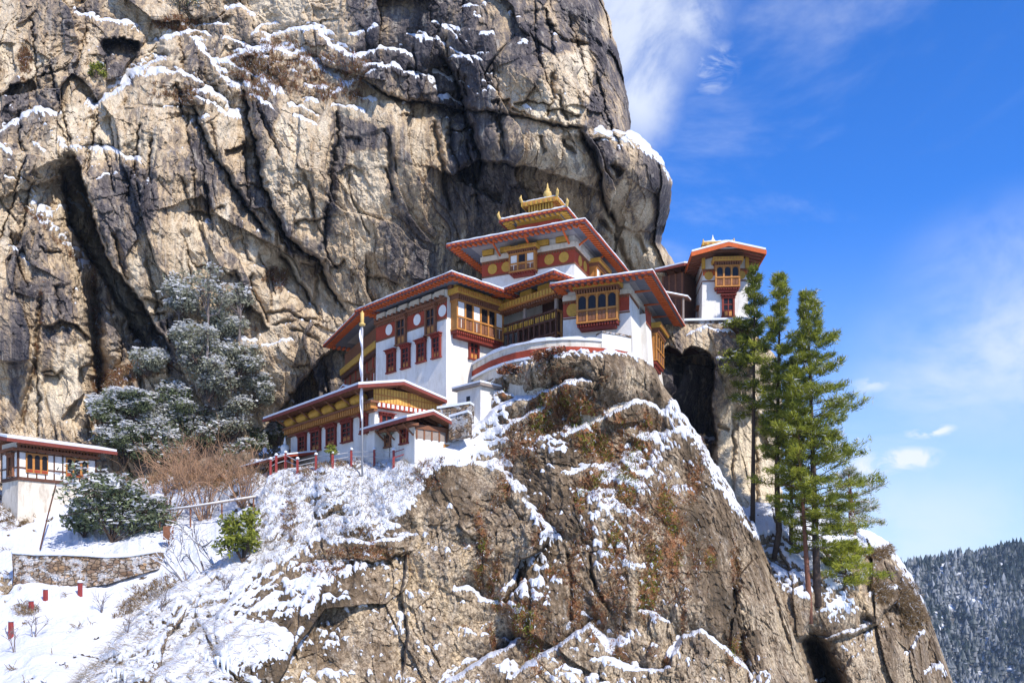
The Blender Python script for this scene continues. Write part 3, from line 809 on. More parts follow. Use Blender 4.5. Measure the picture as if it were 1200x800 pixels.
# ------------------------------------------------------------------ snow slope on the left
def author_ground(r):
    r.poly('snow', [(-140, 560), (330, 560), (330, 860), (-140, 860)], 0.75, 5)
    r.spot('snow', 30, 610, 14, 14, -0.7); r.spot('rust', 20, 600, 26, 22, 0.5); r.spot('snow', 8, 690, 12, 16, -0.9); r.spot('tone', 8, 690, 14, 16, 0.3)
    r.spot('snow', 20, 748, 18, 10, -0.4); r.spot('rust', 34, 722, 14, 6, 0.8); r.spot('snow', 34, 722, 14, 6, -0.6)
    r.spot('snow', 230, 560, 80, 18, -0.6); r.spot('rust', 230, 560, 80, 18, 0.5)
    r.brush('rust', [(200, 690), (170, 705), (150, 720)], 8, 0.5); r.brush('snow', [(205, 688), (170, 705), (150, 720)], 7, -0.45)
    r.brush('d', [(0, 762), (60, 735), (120, 705), (190, 672), (240, 640)], 14, 0.25)


ground_base = Spline([(-140, 840, 31), (50, 840, 34), (50, 800, 36.5), (0, 740, 43), (90, 720, 44.5), (110, 695, 47.5), (180, 690, 48), (250, 655, 48.5), (20, 660, 50), (100, 648, 51.5), (160, 640, 51.8), (60, 620, 57), (0, 600, 59), (150, 600, 58), (250, 600, 55.5), (300, 570, 54), (150, 560, 62), (300, 540, 57), (0, 560, 63), (-140, 700, 46), (-140, 560, 62), (350, 560, 56), (360, 680, 50), (300, 800, 44)])
_c = np.arange(-140, 360, 1.5)
_top = np.interp(_c, [-140, 0, 60, 120, 180, 240, 300, 360], [580, 578, 596, 585, 556, 536, 528, 526]) + fbm(_c * 0.06, _c * 0, _c * 0, 5, 29) * 10
_t = np.linspace(0, 1, 235)
PX = np.repeat(_c[None], 235, 0); PY = _top[None] + (842 - _top)[None] * _t[:, None]
ground_obj, GROUND_V = rock_layer('ground', PX, PY, ground_base, author_ground, M_DOME, 51, 0.30, 'top', 1.3, 0.10, 0.42, (0.7, 0.8), 1.1, 0.3, 1.8, 0.6)


# ------------------------------------------------------------------ rock tower under the small temple and the spur below it
def author_pillar(r):
    S, L, K = r.step, r.ledge, r.crack
    S([(766, 424), (784, 406), (800, 414), (812, 404), (826, 412), (838, 428), (834, 470), (838, 520)], 7.0, 60, 1.2, 1)
    S([(838, 500), (836, 560), (842, 640)], 2.6, 30, 1.2, 1)
    r.poly('tone', [(770, 420), (850, 420), (834, 480), (832, 640), (770, 640)], -0.45, 8)  # shadow of the deep hollow, put into the rock tone
    r.poly('snow', [(798, 396), (850, 392), (872, 410), (866, 424), (840, 424), (806, 408)], 0.5, 6)
    L([(800, 394), (830, 388), (868, 392)], 0.6, 4, 0.6); L([(822, 416), (850, 426), (884, 428)], 0.8, 8, 1.0)
    r.spot('rust', 860, 388, 24, 8, 0.7); r.spot('rust', 880, 400, 16, 12, 0.5)
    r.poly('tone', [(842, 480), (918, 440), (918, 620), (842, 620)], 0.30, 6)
    K([(862, 470), (858, 580)], 0.5, 2); K([(884, 480), (888, 600)], 0.6, 2); K([(840, 500), (856, 502)], 0.6, 2)
    r.spot('tone', 885, 560, 8, 40, -0.3)


pillar_base = Spline([(765, 380, 58.4), (800, 380, 58.2), (850, 380, 58.0), (890, 385, 58.6), (770, 420, 58), (850, 420, 57.6), (900, 420, 59.5), (770, 520, 62), (850, 520, 61), (910, 500, 61.5), (770, 640, 60), (850, 640, 58), (915, 640, 58)])
_v = np.arange(380, 670, STEP)
_e = np.interp(_v, [380, 392, 404, 420, 470, 560, 600, 670], [876, 884, 898, 912, 917, 914, 920, 930]) + fbm(_v * 0.07, _v * 0, _v * 0, 4, 6) * 7
_t = np.linspace(0, 1, 170)
PX = 752 + (_e - 752)[:, None] * _t[None]; PY = np.repeat(_v[:, None], 170, 1)
_edge = lambda y: np.interp(y, _v, _e)
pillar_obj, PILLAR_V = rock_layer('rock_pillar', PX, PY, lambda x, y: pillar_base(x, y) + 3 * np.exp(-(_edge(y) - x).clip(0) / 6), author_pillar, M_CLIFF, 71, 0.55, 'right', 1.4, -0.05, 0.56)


def author_spur(r):
    S, L, K = r.step, r.ledge, r.crack
    r.poly('snow', [(850, 590), (920, 590), (1000, 612), (1040, 640), (1000, 650), (1010, 720), (960, 745), (930, 700), (880, 640)], 0.52, 10)
    r.spot('snow', 990, 722, 28, 18, 0.5)
    L([(940, 742), (970, 748), (1005, 740), (1026, 728)], 2.5, 6, 1.1)
    S([(944, 745), (970, 750), (1005, 742), (1030, 728), (1050, 700)], 2.0, 50, 1.5, 1)
    K([(948, 742), (958, 770), (972, 800), (980, 830)], 8, 12)
    r.brush('snow', [(1010, 620), (1042, 640), (1060, 668), (1082, 705)], 6, 0.7)
    L([(1060, 770), (1075, 752), (1086, 734)], 0.8, 4, 1.0); L([(1082, 790), (1096, 782), (1108, 796)], 0.8, 5, 1.0); L([(1016, 700), (1040, 690), (1060, 692)], 0.7, 4, 0.9)
    L([(966, 770), (975, 778), (988, 790)], 0.8, 5, 0.8)
    r.poly('tone', [(1010, 646), (1050, 652), (1090, 720), (1118, 800), (1060, 800), (1040, 720)], 0.12, 8)
    r.spot('rust', 1040, 690, 30, 26, 0.3); r.spot('rust', 990, 660, 26, 30, 0.25); r.spot('rust', 1030, 650, 18, 8, 0.5); r.spot('rust', 1070, 720, 20, 30, 0.35)
    S([(1075, 690), (1084, 730), (1090, 790)], 1.4, 16, 1.3, -1)
    r.poly('snow', [(1040, 660), (1120, 800), (990, 800), (1000, 756), (1050, 740)], -0.2, 8)


spur_base = Spline([(850, 600, 58), (900, 595, 59), (960, 605, 60), (1010, 620, 61), (1040, 640, 62), (850, 680, 53.5), (900, 690, 53), (950, 720, 52.5), (1000, 735, 53), (1000, 680, 56), (1060, 670, 61.5), (1080, 710, 61), (1050, 740, 56), (1000, 830, 52), (940, 830, 53.5), (1060, 830, 55), (1110, 800, 60), (1125, 830, 60), (870, 830, 53)])


def spur_top(px): return np.interp(px, [848, 900, 930, 960, 990, 1010, 1030, 1042, 1056, 1070, 1085, 1100, 1112, 1126, 1134], [592, 590, 596, 602, 612, 624, 632, 642, 660, 682, 712, 752, 786, 826, 850])


_c = np.arange(848, 1134, STEP)
_top = spur_top(_c) + fbm(_c * 0.06, _c * 0, _c * 0, 5, 19) * 7
_t = np.linspace(0, 1, 215)
PX = np.repeat(_c[None], 215, 0); PY = _top[None] + (848 - np.minimum(_top, 842))[None] * _t[:, None]
spur_obj, SPUR_V = rock_layer('rocky_spur', PX, PY, lambda x, y: spur_base(x, y) + 2 * np.exp(-(y - spur_top(x)).clip(0) / 6), author_spur, M_DOME, 91, 0.6, 'top', 1.3, 0.12, 0.46, (0.7, 0.8), 1.0, 0.5, 1.6, 1.1, 0.4)

# ------------------------------------------------------------------ building kit
def paint(name, c, var=0.25, rough=0.75, scale=1.5, stain=None, bump=0.25):
    k = NT(name); p = k.pos()
    n1 = k.noise(p, scale, 6, 0.65); n2 = k.noise(k.pos((2.2, 2.2, 0.55)), 1.0, 7, 0.7); n3 = k.noise(p, 9.0, 4, 0.6)
    lo = tuple(x * (1 - var) for x in c); hi = tuple(min(0.95, x * (1 + var * 0.7)) for x in c)
    col = k.ramp(k.math('ADD', k.math('MULTIPLY', n1, 0.6), k.math('MULTIPLY', n3, 0.4)), [(0.3, lo), (0.7, hi)])
    if stain: col = k.mix(k.math('MULTIPLY', k.rng(n2, 0.47, 0.66), stain[1]), col, stain[0])
    k.color(col); k.b.inputs['Roughness'].default_value = rough
    k.bump(k.math('ADD', n1, n3), bump, 0.04)
    return k.m


M = dict(
    plaster=paint('white_plaster', (0.68, 0.65, 0.61), 0.13, 0.9, 1.2, ((0.47, 0.42, 0.35), 0.55)),
    cream=paint('cream_plaster', (0.60, 0.54, 0.46), 0.14, 0.9, 1.2, ((0.34, 0.28, 0.21), 0.7)),
    red=paint('ochre_red', (0.32, 0.055, 0.028), 0.3, 0.8),
    orange=paint('orange_red_paint', (0.50, 0.105, 0.028), 0.35, 0.75),
    maroon=paint('maroon_board', (0.21, 0.040, 0.030), 0.3, 0.7),
    window_red=paint('window_red', (0.20, 0.034, 0.022), 0.35, 0.65),
    fascia=paint('faded_red_board', (0.19, 0.045, 0.034), 0.3, 0.7),
    gold=paint('yellow_paint', (0.50, 0.285, 0.05), 0.32, 0.55, 3.0),
    amber=paint('amber_wood', (0.44, 0.19, 0.05), 0.35, 0.6, 3.0),
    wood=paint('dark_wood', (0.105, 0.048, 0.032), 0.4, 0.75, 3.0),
    brown=paint('brown_wood', (0.20, 0.085, 0.045), 0.35, 0.75, 3.0),
    grey_wood=paint('weathered_wood', (0.27, 0.22, 0.19), 0.3, 0.85, 3.0),
    soffit=paint('blue_grey_boards', (0.135, 0.14, 0.175), 0.25, 0.8, 3.0),
    tin=paint('roof_sheet', (0.26, 0.25, 0.27), 0.25, 0.5, 1.0, ((0.22, 0.11, 0.07), 0.4)),
    white=paint('white_panel', (0.74, 0.71, 0.66), 0.12, 0.7, 3.0),
    dark=paint('dark_opening', (0.018, 0.016, 0.018), 0.3, 0.25, 3.0),
    teal=paint('blue_painted_trim', (0.10, 0.16, 0.24), 0.3, 0.6, 4.0),
    stone=None,
    snow=paint('roof_snow', (0.66, 0.68, 0.73), 0.06, 0.6, 1.5, None, 0.5),
    gilt=paint('gilded_metal', (0.55, 0.37, 0.12), 0.25, 0.45, 3.0),
    steel=paint('painted_steel', (0.36, 0.36, 0.38), 0.15, 0.45, 2.0),
    cloth=paint('white_cloth', (0.72, 0.71, 0.76), 0.10, 0.9, 2.0),
    straw=paint('bamboo_matting', (0.60, 0.36, 0.09), 0.35, 0.8, 5.0),
    post_red=paint('red_post_paint', (0.27, 0.045, 0.042), 0.25, 0.6, 3.0),
)


def stone_mat():
    k = NT('rubble_stone'); p = k.pos((1, 1, 1.7))
    v = k.n('ShaderNodeTexVoronoi'); v.inputs['Scale'].default_value = 3.2; k.l(p, v.inputs['Vector'])
    e = k.n('ShaderNodeTexVoronoi'); e.feature = 'DISTANCE_TO_EDGE'; e.inputs['Scale'].default_value = 3.2; k.l(p, e.inputs['Vector'])
    sp = k.n('ShaderNodeSeparateColor'); k.l(v.outputs['Color'], sp.inputs[0])
    c = k.ramp(sp.outputs[0], [(0.0, (0.16, 0.10, 0.06)), (0.35, (0.30, 0.21, 0.14)), (0.6, (0.36, 0.30, 0.24)), (0.85, (0.20, 0.13, 0.09)), (1.0, (0.42, 0.27, 0.15))])
    c = k.mix(k.noise(k.pos(), 7, 5), c, k.mix(1.0, c, (0.6, 0.6, 0.6), 'MULTIPLY'))
    g = k.rng(e.outputs['Distance'], 0.0, 0.09, 1.0, 0.0)
    sn = k.math('MULTIPLY', k.rng(k.noise(k.pos(), 1.6, 6, 0.7), 0.5, 0.58), k.rng(e.outputs['Distance'], 0.0, 0.25, 1.0, 0.3))
    c = k.mix(k.math('MULTIPLY', g, 0.8), c, (0.05, 0.04, 0.035)); c = k.mix(k.math('MULTIPLY', sn, 0.85), c, (0.74, 0.76, 0.80))
    k.color(c); k.bump(k.math('SUBTRACT', k.noise(k.pos(), 6, 5), g), 0.9, 0.12)
    return k.m


M['stone'] = stone_mat()


class MB:
    def __init__(self): self.v = []; self.f = []; self.mi = 0; self.fm = {}

    def paint(self, i): self.fm[len(self.f)] = i; return self      # faces added from here on use material i

    def quadbox(self, c8):
        b = len(self.v); self.v += [tuple(p) for p in c8]
        for q in ((0, 3, 2, 1), (4, 5, 6, 7), (0, 1, 5, 4), (1, 2, 6, 5), (2, 3, 7, 6), (3, 0, 4, 7)): self.f.append(tuple(b + i for i in q))
        return self

    def box(self, fr, u0, u1, v0, v1, z0, z1):
        p = fr.pt
        return self.quadbox([p(u0, v0, z0), p(u1, v0, z0), p(u1, v1, z0), p(u0, v1, z0), p(u0, v0, z1), p(u1, v0, z1), p(u1, v1, z1), p(u0, v1, z1)])

    def taper(self, fr, lo, z0, hi, z1):
        (a0, a1, b0, b1), (c0, c1, d0, d1) = lo, hi; p = fr.pt
        return self.quadbox([p(a0, b0, z0), p(a1, b0, z0), p(a1, b1, z0), p(a0, b1, z0), p(c0, d0, z1), p(c1, d0, z1), p(c1, d1, z1), p(c0, d1, z1)])

    def loops(self, rings, close=True):
        b = len(self.v); n = len(rings[0])
        for r in rings: self.v += [tuple(p) for p in r]
        for i in range(len(rings) - 1):
            for j in range(n):
                k = (j + 1) % n
                self.f.append((b + i * n + j, b + i * n + k, b + (i + 1) * n + k, b + (i + 1) * n + j))
        if close:
            self.f.append(tuple(b + j for j in range(n))[::-1]); self.f.append(tuple(b + (len(rings) - 1) * n + j for j in range(n)))
        return self

    def tube(self, pts, radii, n=8):
        rings = []
        for i, p in enumerate(pts):
            p = Vector(p); d = (Vector(pts[min(i + 1, len(pts) - 1)]) - Vector(pts[max(i - 1, 0)])).normalized()
            s = d.cross(Vector((0.31, 0.2, 0.93)) if abs(d.z) < 0.9 else Vector((1, 0, 0))).normalized(); t = d.cross(s)
            r = radii[i] if isinstance(radii, (list, tuple)) else radii
            rings.append([p + (s * math.cos(2 * math.pi * k / n) + t * math.sin(2 * math.pi * k / n)) * r for k in range(n)])
        return self.loops(rings)

    def lathe(self, c, prof, n=14):
        return self.loops([[Vector(c) + Vector((r * math.cos(2 * math.pi * k / n), r * math.sin(2 * math.pi * k / n), z)) for k in range(n)] for r, z in prof])

    def build(self, name, mat, parent=None, smooth=False):
        me = bpy.data.meshes.new(name)
        o = Vector((0, 0, 0))
        if parent is not None:
            q = parent
            while q is not None: o = o + q.location; q = q.parent
        me.from_pydata([(x - o.x, y - o.y, z - o.z) for x, y, z in self.v], [], self.f)
        if smooth: me.polygons.foreach_set('use_smooth', [True] * len(me.polygons))
        for q in (mat if isinstance(mat, (list, tuple)) else (mat,)): me.materials.append(q)
        if self.fm:
            idx = []; cur = 0
            for i in range(len(self.f)): cur = self.fm.get(i, cur); idx.append(cur)
            me.polygons.foreach_set('material_index', idx)
        me.update()
        ob = bpy.data.objects.new(name, me); COL.objects.link(ob)
        if parent is not None: ob.parent = parent
        return ob


class Fr:
    """a building's plan: origin at its near corner, u runs back to the left, v runs back to the right"""
    def __init__(self, px, Y, theta, x=None):
        self.O = Vector(((px - CX) * Y / F if x is None else x, Y, 0)); c, s = math.cos(R(theta)), math.sin(R(theta))
        self.a = Vector((-c, s, 0)); self.b = Vector((s, c, 0))

    def pt(self, u, v, z): return self.O + self.a * u + self.b * v + Vector((0, 0, z))

    def _solve(self, q, d, px):
        k = (px - CX) / F
        return (k * q.y - q.x) / (d.x - k * d.y)

    def u(self, px, v=0.0): return self._solve(self.O + self.b * v, self.a, px)
    def v(self, px, u=0.0): return self._solve(self.O + self.a * u, self.b, px)
    def z(self, py, u=0.0, v=0.0): return (HY - py) * (self.O + self.a * u + self.b * v).y / F


class Face:
    """one wall of a plan: s along it, n outward"""
    def __init__(self, fr, side, off=0.0): self.fr, self.side, self.off = fr, side, off
    def pt(self, s, n, z): return self.fr.pt(s, self.off - n, z) if self.side == 'A' else self.fr.pt(self.off - n, s, z)
    def s(self, px): return self.fr.u(px, self.off) if self.side == 'A' else self.fr.v(px, self.off)
    def z(self, py, s): return self.fr.z(py, s, self.off) if self.side == 'A' else self.fr.z(py, self.off, s)

    def box(self, mb, s0, s1, n0, n1, z0, z1):
        p = self.pt
        return mb.quadbox([p(s0, n0, z0), p(s1, n0, z0), p(s1, n1, z0), p(s0, n1, z0), p(s0, n0, z1), p(s1, n0, z1), p(s1, n1, z1), p(s0, n1, z1)])

    def rect(self, px0, px1, py0, py1):
        """photo rectangle (at its middle column) to s0, s1, z0, z1 on the wall"""
        s0, s1 = sorted((self.s(px0), self.s(px1))); m = (s0 + s1) / 2
        return s0, s1, self.z(py1, m), self.z(py0, m)


def window(parent, fc, s0, s1, z0, z1, cols=2, rows=3, frame='window_red', depth=0.12):
    """painted timber window: jambs, stepped lintel with teeth, mullions; panes set back"""
    w = s1 - s0; j = min(0.13, w * 0.16); t = min(0.24, (z1 - z0) * 0.17); m = MB(); B = lambda *a: fc.box(m, *a)
    B(s0, s0 + j, -0.02, depth, z0, z1 - t); B(s1 - j, s1, -0.02, depth, z0, z1 - t)
    B(s0 - 0.05, s1 + 0.05, -0.02, depth + 0.05, z0 - 0.08, z0)
    B(s0 - 0.04, s1 + 0.04, -0.02, depth + 0.04, z1 - t, z1 - t * 0.55)
    n = max(4, int(w / 0.16))
    for i in range(n):
        a = s0 - 0.06 + (w + 0.12) * (i + 0.2) / n; B(a, a + (w + 0.12) * 0.6 / n, -0.02, depth + 0.12, z1 - t * 0.55, z1 - t * 0.2)
    B(s0 - 0.1, s1 + 0.1, -0.02, depth + 0.18, z1 - t * 0.2, z1)
    iw = w - 2 * j
    for i in range(1, cols): a = s0 + j + iw * i / cols; B(a - 0.03, a + 0.03, 0.0, depth * 0.6, z0, z1 - t)
    for i in range(1, rows): a = z0 + (z1 - t - z0) * i / rows; B(s0 + j, s1 - j, 0.0, depth * 0.55, a - 0.03, a + 0.03)
    o = m.build('window', M[frame], parent)
    g = MB(); fc.box(g, s0 + j, s1 - j, 0.012, 0.03, z0, z1 - t); g.build('pane', M['dark'], o)
    q = MB()
    for i in range(cols):       # painted lower panels
        a = s0 + j + iw * i / cols; fc.box(q, a + 0.05, a + iw / cols - 0.05, 0.02, depth * 0.4, z0 + 0.03, z0 + (z1 - t - z0) * 0.30)
    q.build('lower_panel', M['amber'], o)
    return o


def arched(fc, s0, s1, z0, z1, n0, n1, m):
    """filled round-headed outline"""
    r = (s1 - s0) / 2; c = (s0 + s1) / 2
    pts = [(s0, z0), (s1, z0)] + [(c + r * math.cos(math.pi * k / 8), z1 - r + r * math.sin(math.pi * k / 8)) for k in range(9)]
    m.loops([[fc.pt(a, n0, b) for a, b in pts], [fc.pt(a, n1, b) for a, b in pts]])


def dentils(fc, m, s0, s1, n0, n1, z0, z1, pitch=0.2, fill=0.55):
    n = max(2, int(round((s1 - s0) / pitch))); p = (s1 - s0) / n
    for i in range(n): fc.box(m, s0 + p * i + p * (1 - fill) / 2, s0 + p * i + p * (1 + fill) / 2, n0, n1, z0, z1)


def bay(parent, fc, s0, s1, z0, z1, out=0.5, cols=5, arches=True, cornice='gold', infill='amber', whites=()):
    """projecting timber bay: corbel, panelled apron, row of lights, toothed head and painted cornice"""
    h = z1 - z0; w = s1 - s0; m = MB(); B = lambda *a: fc.box(m, *a)
    za = z0 + h * 0.16; zb = z0 + h * 0.42; zc = z0 + h * 0.76
    B(s0, s1, -0.05, out - 0.06, za, zc)                       # body
    p = w / cols
    for i in range(cols + 1):
        a = s0 + p * i; B(a - 0.055, a + 0.055, out - 0.06, out + 0.02, za, zc)
    B(s0 - 0.06, s1 + 0.06, out - 0.06, out + 0.05, zb - 0.05, zb + 0.05); B(s0 - 0.06, s1 + 0.06, -0.05, out + 0.05, za - 0.06, za + 0.03); B(s0 - 0.06, s1 + 0.06, -0.05, out + 0.05, zc - 0.03, zc + 0.06)
    o = m.build('bay_window', M['amber'], parent)
    ap = MB()
    for i in range(cols):
        a0, a1 = s0 + p * i + 0.08, s0 + p * (i + 1) - 0.08
        wh = MB(); g = MB()
        if i in whites: fc.box(wh, a0, a1, out - 0.06, out - 0.02, za + 0.1, zc - 0.06)
        elif arches: arched(fc, a0, a1, zb + 0.07, zc - 0.06, out - 0.06, out - 0.025, g)
        else:
            for k in (0, 1): fc.box(g, a0 + (a1 - a0) * 0.52 * k, a0 + (a1 - a0) * (0.48 + 0.52 * k), out - 0.06, out - 0.03, zb + 0.07, zc - 0.06)
        if wh.v: wh.build('white_panel', M['white'], o)
        else: g.build('pane', M['dark'], o)
        for k in (0, 1):
            fc.box(ap, a0 + (a1 - a0) * 0.55 * k, a0 + (a1 - a0) * (0.45 + 0.55 * k), out - 0.055, out - 0.01, za + 0.08, zb - 0.09)
    ap.build('apron_panel', M['brown'], o)
    c = MB(); dentils(fc, c, s0 - 0.05, s1 + 0.05, -0.05, out - 0.02, z0 + h * 0.07, za - 0.06, 0.17, 0.6); fc.box(c, s0 + 0.12, s1 - 0.12, -0.05, out - 0.15, z0, z0 + h * 0.07)
    c.build('corbel', M['window_red'], o)
    d = MB(); dentils(fc, d, s0 - 0.1, s1 + 0.1, -0.05, out + 0.14, zc + 0.06, zc + h * 0.10, 0.16, 0.55); fc.box(d, s0 - 0.14, s1 + 0.14, -0.05, out + 0.2, zc + h * 0.10 + 0.003, zc + h * 0.125)
    d.build('toothed_beam', M['brown'], o)
    e = MB(); fc.box(e, s0 - 0.24, s1 + 0.24, -0.05, out + 0.3, zc + h * 0.125 + 0.003, z1)
    dentils(fc, e.paint(1), s0 - 0.24, s1 + 0.24, out + 0.3, out + 0.34, zc + h * 0.15, z1 - 0.04, 0.2, 0.5); e.build('cornice', (M[cornice], M['amber']), o)
    return o


def frieze(parent, fc, s0, s1, z0, z1, discs=(), disc='gold', r=None, mat='red'):
    m = MB(); fc.box(m, s0, s1, -0.03, 0.035, z0, z1); o = m.build('frieze', M[mat], parent)
    t = MB()
    for (a, b) in ((z1 - 0.003, z1 + 0.09), (z0 - 0.09, z0 + 0.003)):
        fc.box(t, s0 - 0.02, s1 + 0.02, -0.03, 0.07, a, b)
    dentils(fc, t, s0, s1, -0.03, 0.10, z1 - 0.11, z1 - 0.004, 0.19, 0.5)
    t.build('frieze_moulding', M['brown'], o)
    for s in discs:
        q = MB(); rr = r or (z1 - z0) * 0.34; zc = (z0 + z1) / 2 - 0.02
        q.loops([[fc.pt(s + rr * math.cos(2 * math.pi * k / 20), n, zc + rr * math.sin(2 * math.pi * k / 20)) for k in range(20)] for n in (0.03, 0.065)])
        q.build('medallion', M[disc], o)
    return o


def rafters(fr, m, rect, z, th, slope, wall, pitch=0.45):
    """rafter ends under all four eaves"""
    u0, u1, v0, v1 = rect; iu, iv = wall
    for (axis, lo, hi, e, w) in (('u', v0, v1, u0, iu), ('u', v0, v1, u1, iu), ('v', u0, u1, v0, iv), ('v', u0, u1, v1, iv)):
        n = int((hi - lo) / pitch)
        sgn = 1 if e in (u0, v0) else -1
        for i in range(1, n):
            c = lo + (hi - lo) * i / n; w = min(w, 0.6); a, b = e + sgn * 0.10, e + sgn * w
            zz0, zz1 = z + slope * 0.10, z + slope * w; h = 0.12; k = 0.085
            if axis == 'u': P8 = [fr.pt(a, c - k, zz0 - h), fr.pt(b, c - k, zz1 - h), fr.pt(b, c + k, zz1 - h), fr.pt(a, c + k, zz0 - h), fr.pt(a, c - k, zz0 + .01), fr.pt(b, c - k, zz1 + .01), fr.pt(b, c + k, zz1 + .01), fr.pt(a, c + k, zz0 + .01)]
            else: P8 = [fr.pt(c - k, a, zz0 - h), fr.pt(c - k, b, zz1 - h), fr.pt(c + k, b, zz1 - h), fr.pt(c + k, a, zz0 - h), fr.pt(c - k, a, zz0 + .01), fr.pt(c - k, b, zz1 + .01), fr.pt(c + k, b, zz1 + .01), fr.pt(c + k, a, zz0 + .01)]
            m.quadbox(P8)


def hip_roof(parent, fr, rect, z, slope=0.16, th=0.10, wall=(1.4, 1.4), fascia='orange', board=0.16, snow=0.11, ridge=0.42, pitch=0.36, soffit='soffit', raft='orange', top='tin'):
    """low spreading roof with painted eaves; rect = u0,u1,v0,v1 of the eaves, z = underside at the eaves"""
    u0, u1, v0, v1 = rect; ins = min(u1 - u0, v1 - v0) * ridge
    ring = lambda i, zz: [fr.pt(u0 + i, v0 + i, zz), fr.pt(u1 - i, v0 + i, zz), fr.pt(u1 - i, v1 - i, zz), fr.pt(u0 + i, v1 - i, zz)]
    m = MB().loops([ring(ins, z + slope * ins), ring(0, z), ring(0, z + th), ring(ins, z + th + slope * ins)])
    o = m.build('roof', M[soffit], parent)
    t = MB().loops([ring(-0.05, z + th + 0.004), ring(-0.05, z + th + 0.03), ring(ins, z + th + 0.03 + slope * ins)]); t.build('roof_sheet', M[top], o)
    rr = random.Random(int(abs(z * 100) + abs(u1 * 37)))
    s = MB()
    def edge(a, b, n, i, zz, amp):
        return [a + (b - a) * (k / n) + Vector((0, 0, zz + rr.uniform(-amp, amp))) for k in range(n)]
    def sring(i, zz, amp):
        c = ring(i, 0); out = []
        for k in range(4): out += edge(c[k], c[(k + 1) % 4], 18, i, zz, amp)
        return out
    s.loops([sring(-0.02, z + th + 0.034, 0.0), sring(-0.035, z + th + 0.05 + snow * 0.5, snow * 0.3), sring(0.10, z + th + 0.04 + snow, snow * 0.5), sring(ins, z + th + 0.05 + snow + slope * ins, 0.03)])
    s.build('snow_cover', M['snow'], o, True)
    f = MB(); e = 0.06
    for (a, b, c, d) in ((u0 - e, u1 + e, v0 - e, v0 - 0.003), (u0 - e, u1 + e, v1 + 0.003, v1 + e), (u0 - e, u0 - 0.003, v0 - 0.002, v1 + 0.002), (u1 + 0.003, u1 + e, v0 - 0.002, v1 + 0.002)):
        f.box(fr, a, b, c, d, z + th - board, z + th)
    t = f.paint(1)
    for (ax, lo, hi, q0, q1) in (('u', u0, u1, v0 - e - 0.035, v0 - e - 0.002), ('v', v0, v1, u0 - e - 0.035, u0 - e - 0.002)):
        n = int((hi - lo) / 0.34)
        for i in range(n):
            c = lo + (hi - lo) * (i + 0.5) / n
            if ax == 'u': t.box(fr, c - 0.085, c + 0.085, q0, q1, z + th - board + 0.05, z + th - 0.04)
            else: t.box(fr, q0, q1, c - 0.085, c + 0.085, z + th - board + 0.05, z + th - 0.04)
    f.build('fascia', (M['maroon' if fascia == 'orange' else fascia], M['orange' if fascia == 'orange' else 'amber']), o)
    q = MB(); rafters(fr, q, rect, z, th, slope, wall, pitch); q.build('rafter_row', M[raft], o)
    return o


def gable_roof(parent, fr, u0, u1, v0, v1, z, rise, th=0.12, snow=0.12, fascia='fascia', board=0.17, axis='u', soffit='brown'):
    """two slopes, ridge along u (or v)"""
    g = (lambda u, v, zz: fr.pt(u, v, zz)) if axis == 'u' else (lambda u, v, zz: fr.pt(v, u, zz))
    vm = (v0 + v1) / 2
    sec = lambda e, a, b: [(v0 - e, z + a), (vm, z + rise + a), (v1 + e, z + a), (v1 + e, z + b), (vm, z + rise + b), (v0 - e, z + b)]
    ext = lambda q, e: MB().loops([[g(u, v, zz) for v, zz in q] for u in (u0 - e, u1 + e)])
    o = ext(sec(0, 0, th), 0).build('roof', M[soffit], parent)
    ext(sec(0.03, th + 0.003, th + 0.03), 0.04).build('roof_sheet', M['tin'], o)
    ext(sec(0.01, th + 0.033, th + 0.033 + snow), 0.02).build('snow_cover', M['snow'], o)
    f = MB(); e = 0.05
    for a, b in ((v0 - e, v0 - 0.003), (v1 + 0.003, v1 + e)):
        f.quadbox([g(u0 - e, a, z + th - board), g(u1 + e, a, z + th - board), g(u1 + e, b, z + th - board), g(u0 - e, b, z + th - board), g(u0 - e, a, z + th), g(u1 + e, a, z + th), g(u1 + e, b, z + th), g(u0 - e, b, z + th)])
    for ua, ub in ((u0 - e, u0 - 0.003), (u1 + 0.003, u1 + e)):
        for (va, za, vb, zb) in ((v0, z, vm, z + rise), (vm, z + rise, v1, z)):
            f.quadbox([g(ua, va, za + th - board), g(ub, va, za + th - board), g(ub, vb, zb + th - board), g(ua, vb, zb + th - board), g(ua, va, za + th), g(ub, va, za + th), g(ub, vb, zb + th), g(ua, vb, zb + th)])
    f.build('fascia', M[fascia], o)
    q = MB(); n = int((u1 - u0) / 0.5); sl = rise / (vm - v0)
    for i in range(1, n):
        c = u0 + (u1 - u0) * i / n
        for (a, b, za, zb) in ((v0 + .08, vm - .1, z + sl * .08, z + rise - sl * .1), (v1 - .08, vm + .1, z + sl * .08, z + rise - sl * .1)):
            q.quadbox([g(c - .04, a, za - .09), g(c + .04, a, za - .09), g(c + .04, b, zb - .09), g(c - .04, b, zb - .09), g(c - .04, a, za + .01), g(c + .04, a, za + .01), g(c + .04, b, zb + .01), g(c - .04, b, zb + .01)])
    q.build('rafter_row', M['brown'], o)
    return o


def finial(parent, c, h, mat='gilt'):
    m = MB(); s = h
    m.lathe(c, [(0.20 * s, 0), (0.22 * s, 0.08 * s), (0.15 * s, 0.14 * s), (0.17 * s, 0.24 * s), (0.23 * s, 0.36 * s), (0.19 * s, 0.5 * s), (0.09 * s, 0.58 * s), (0.12 * s, 0.64 * s), (0.06 * s, 0.72 * s), (0.04 * s, 0.88 * s), (0.005 * s, s)])
    return m.build('finial', M[mat], parent, True)


def thing(name, loc, label, cat, group=None): return tag(empty(name, loc), label, cat, group)

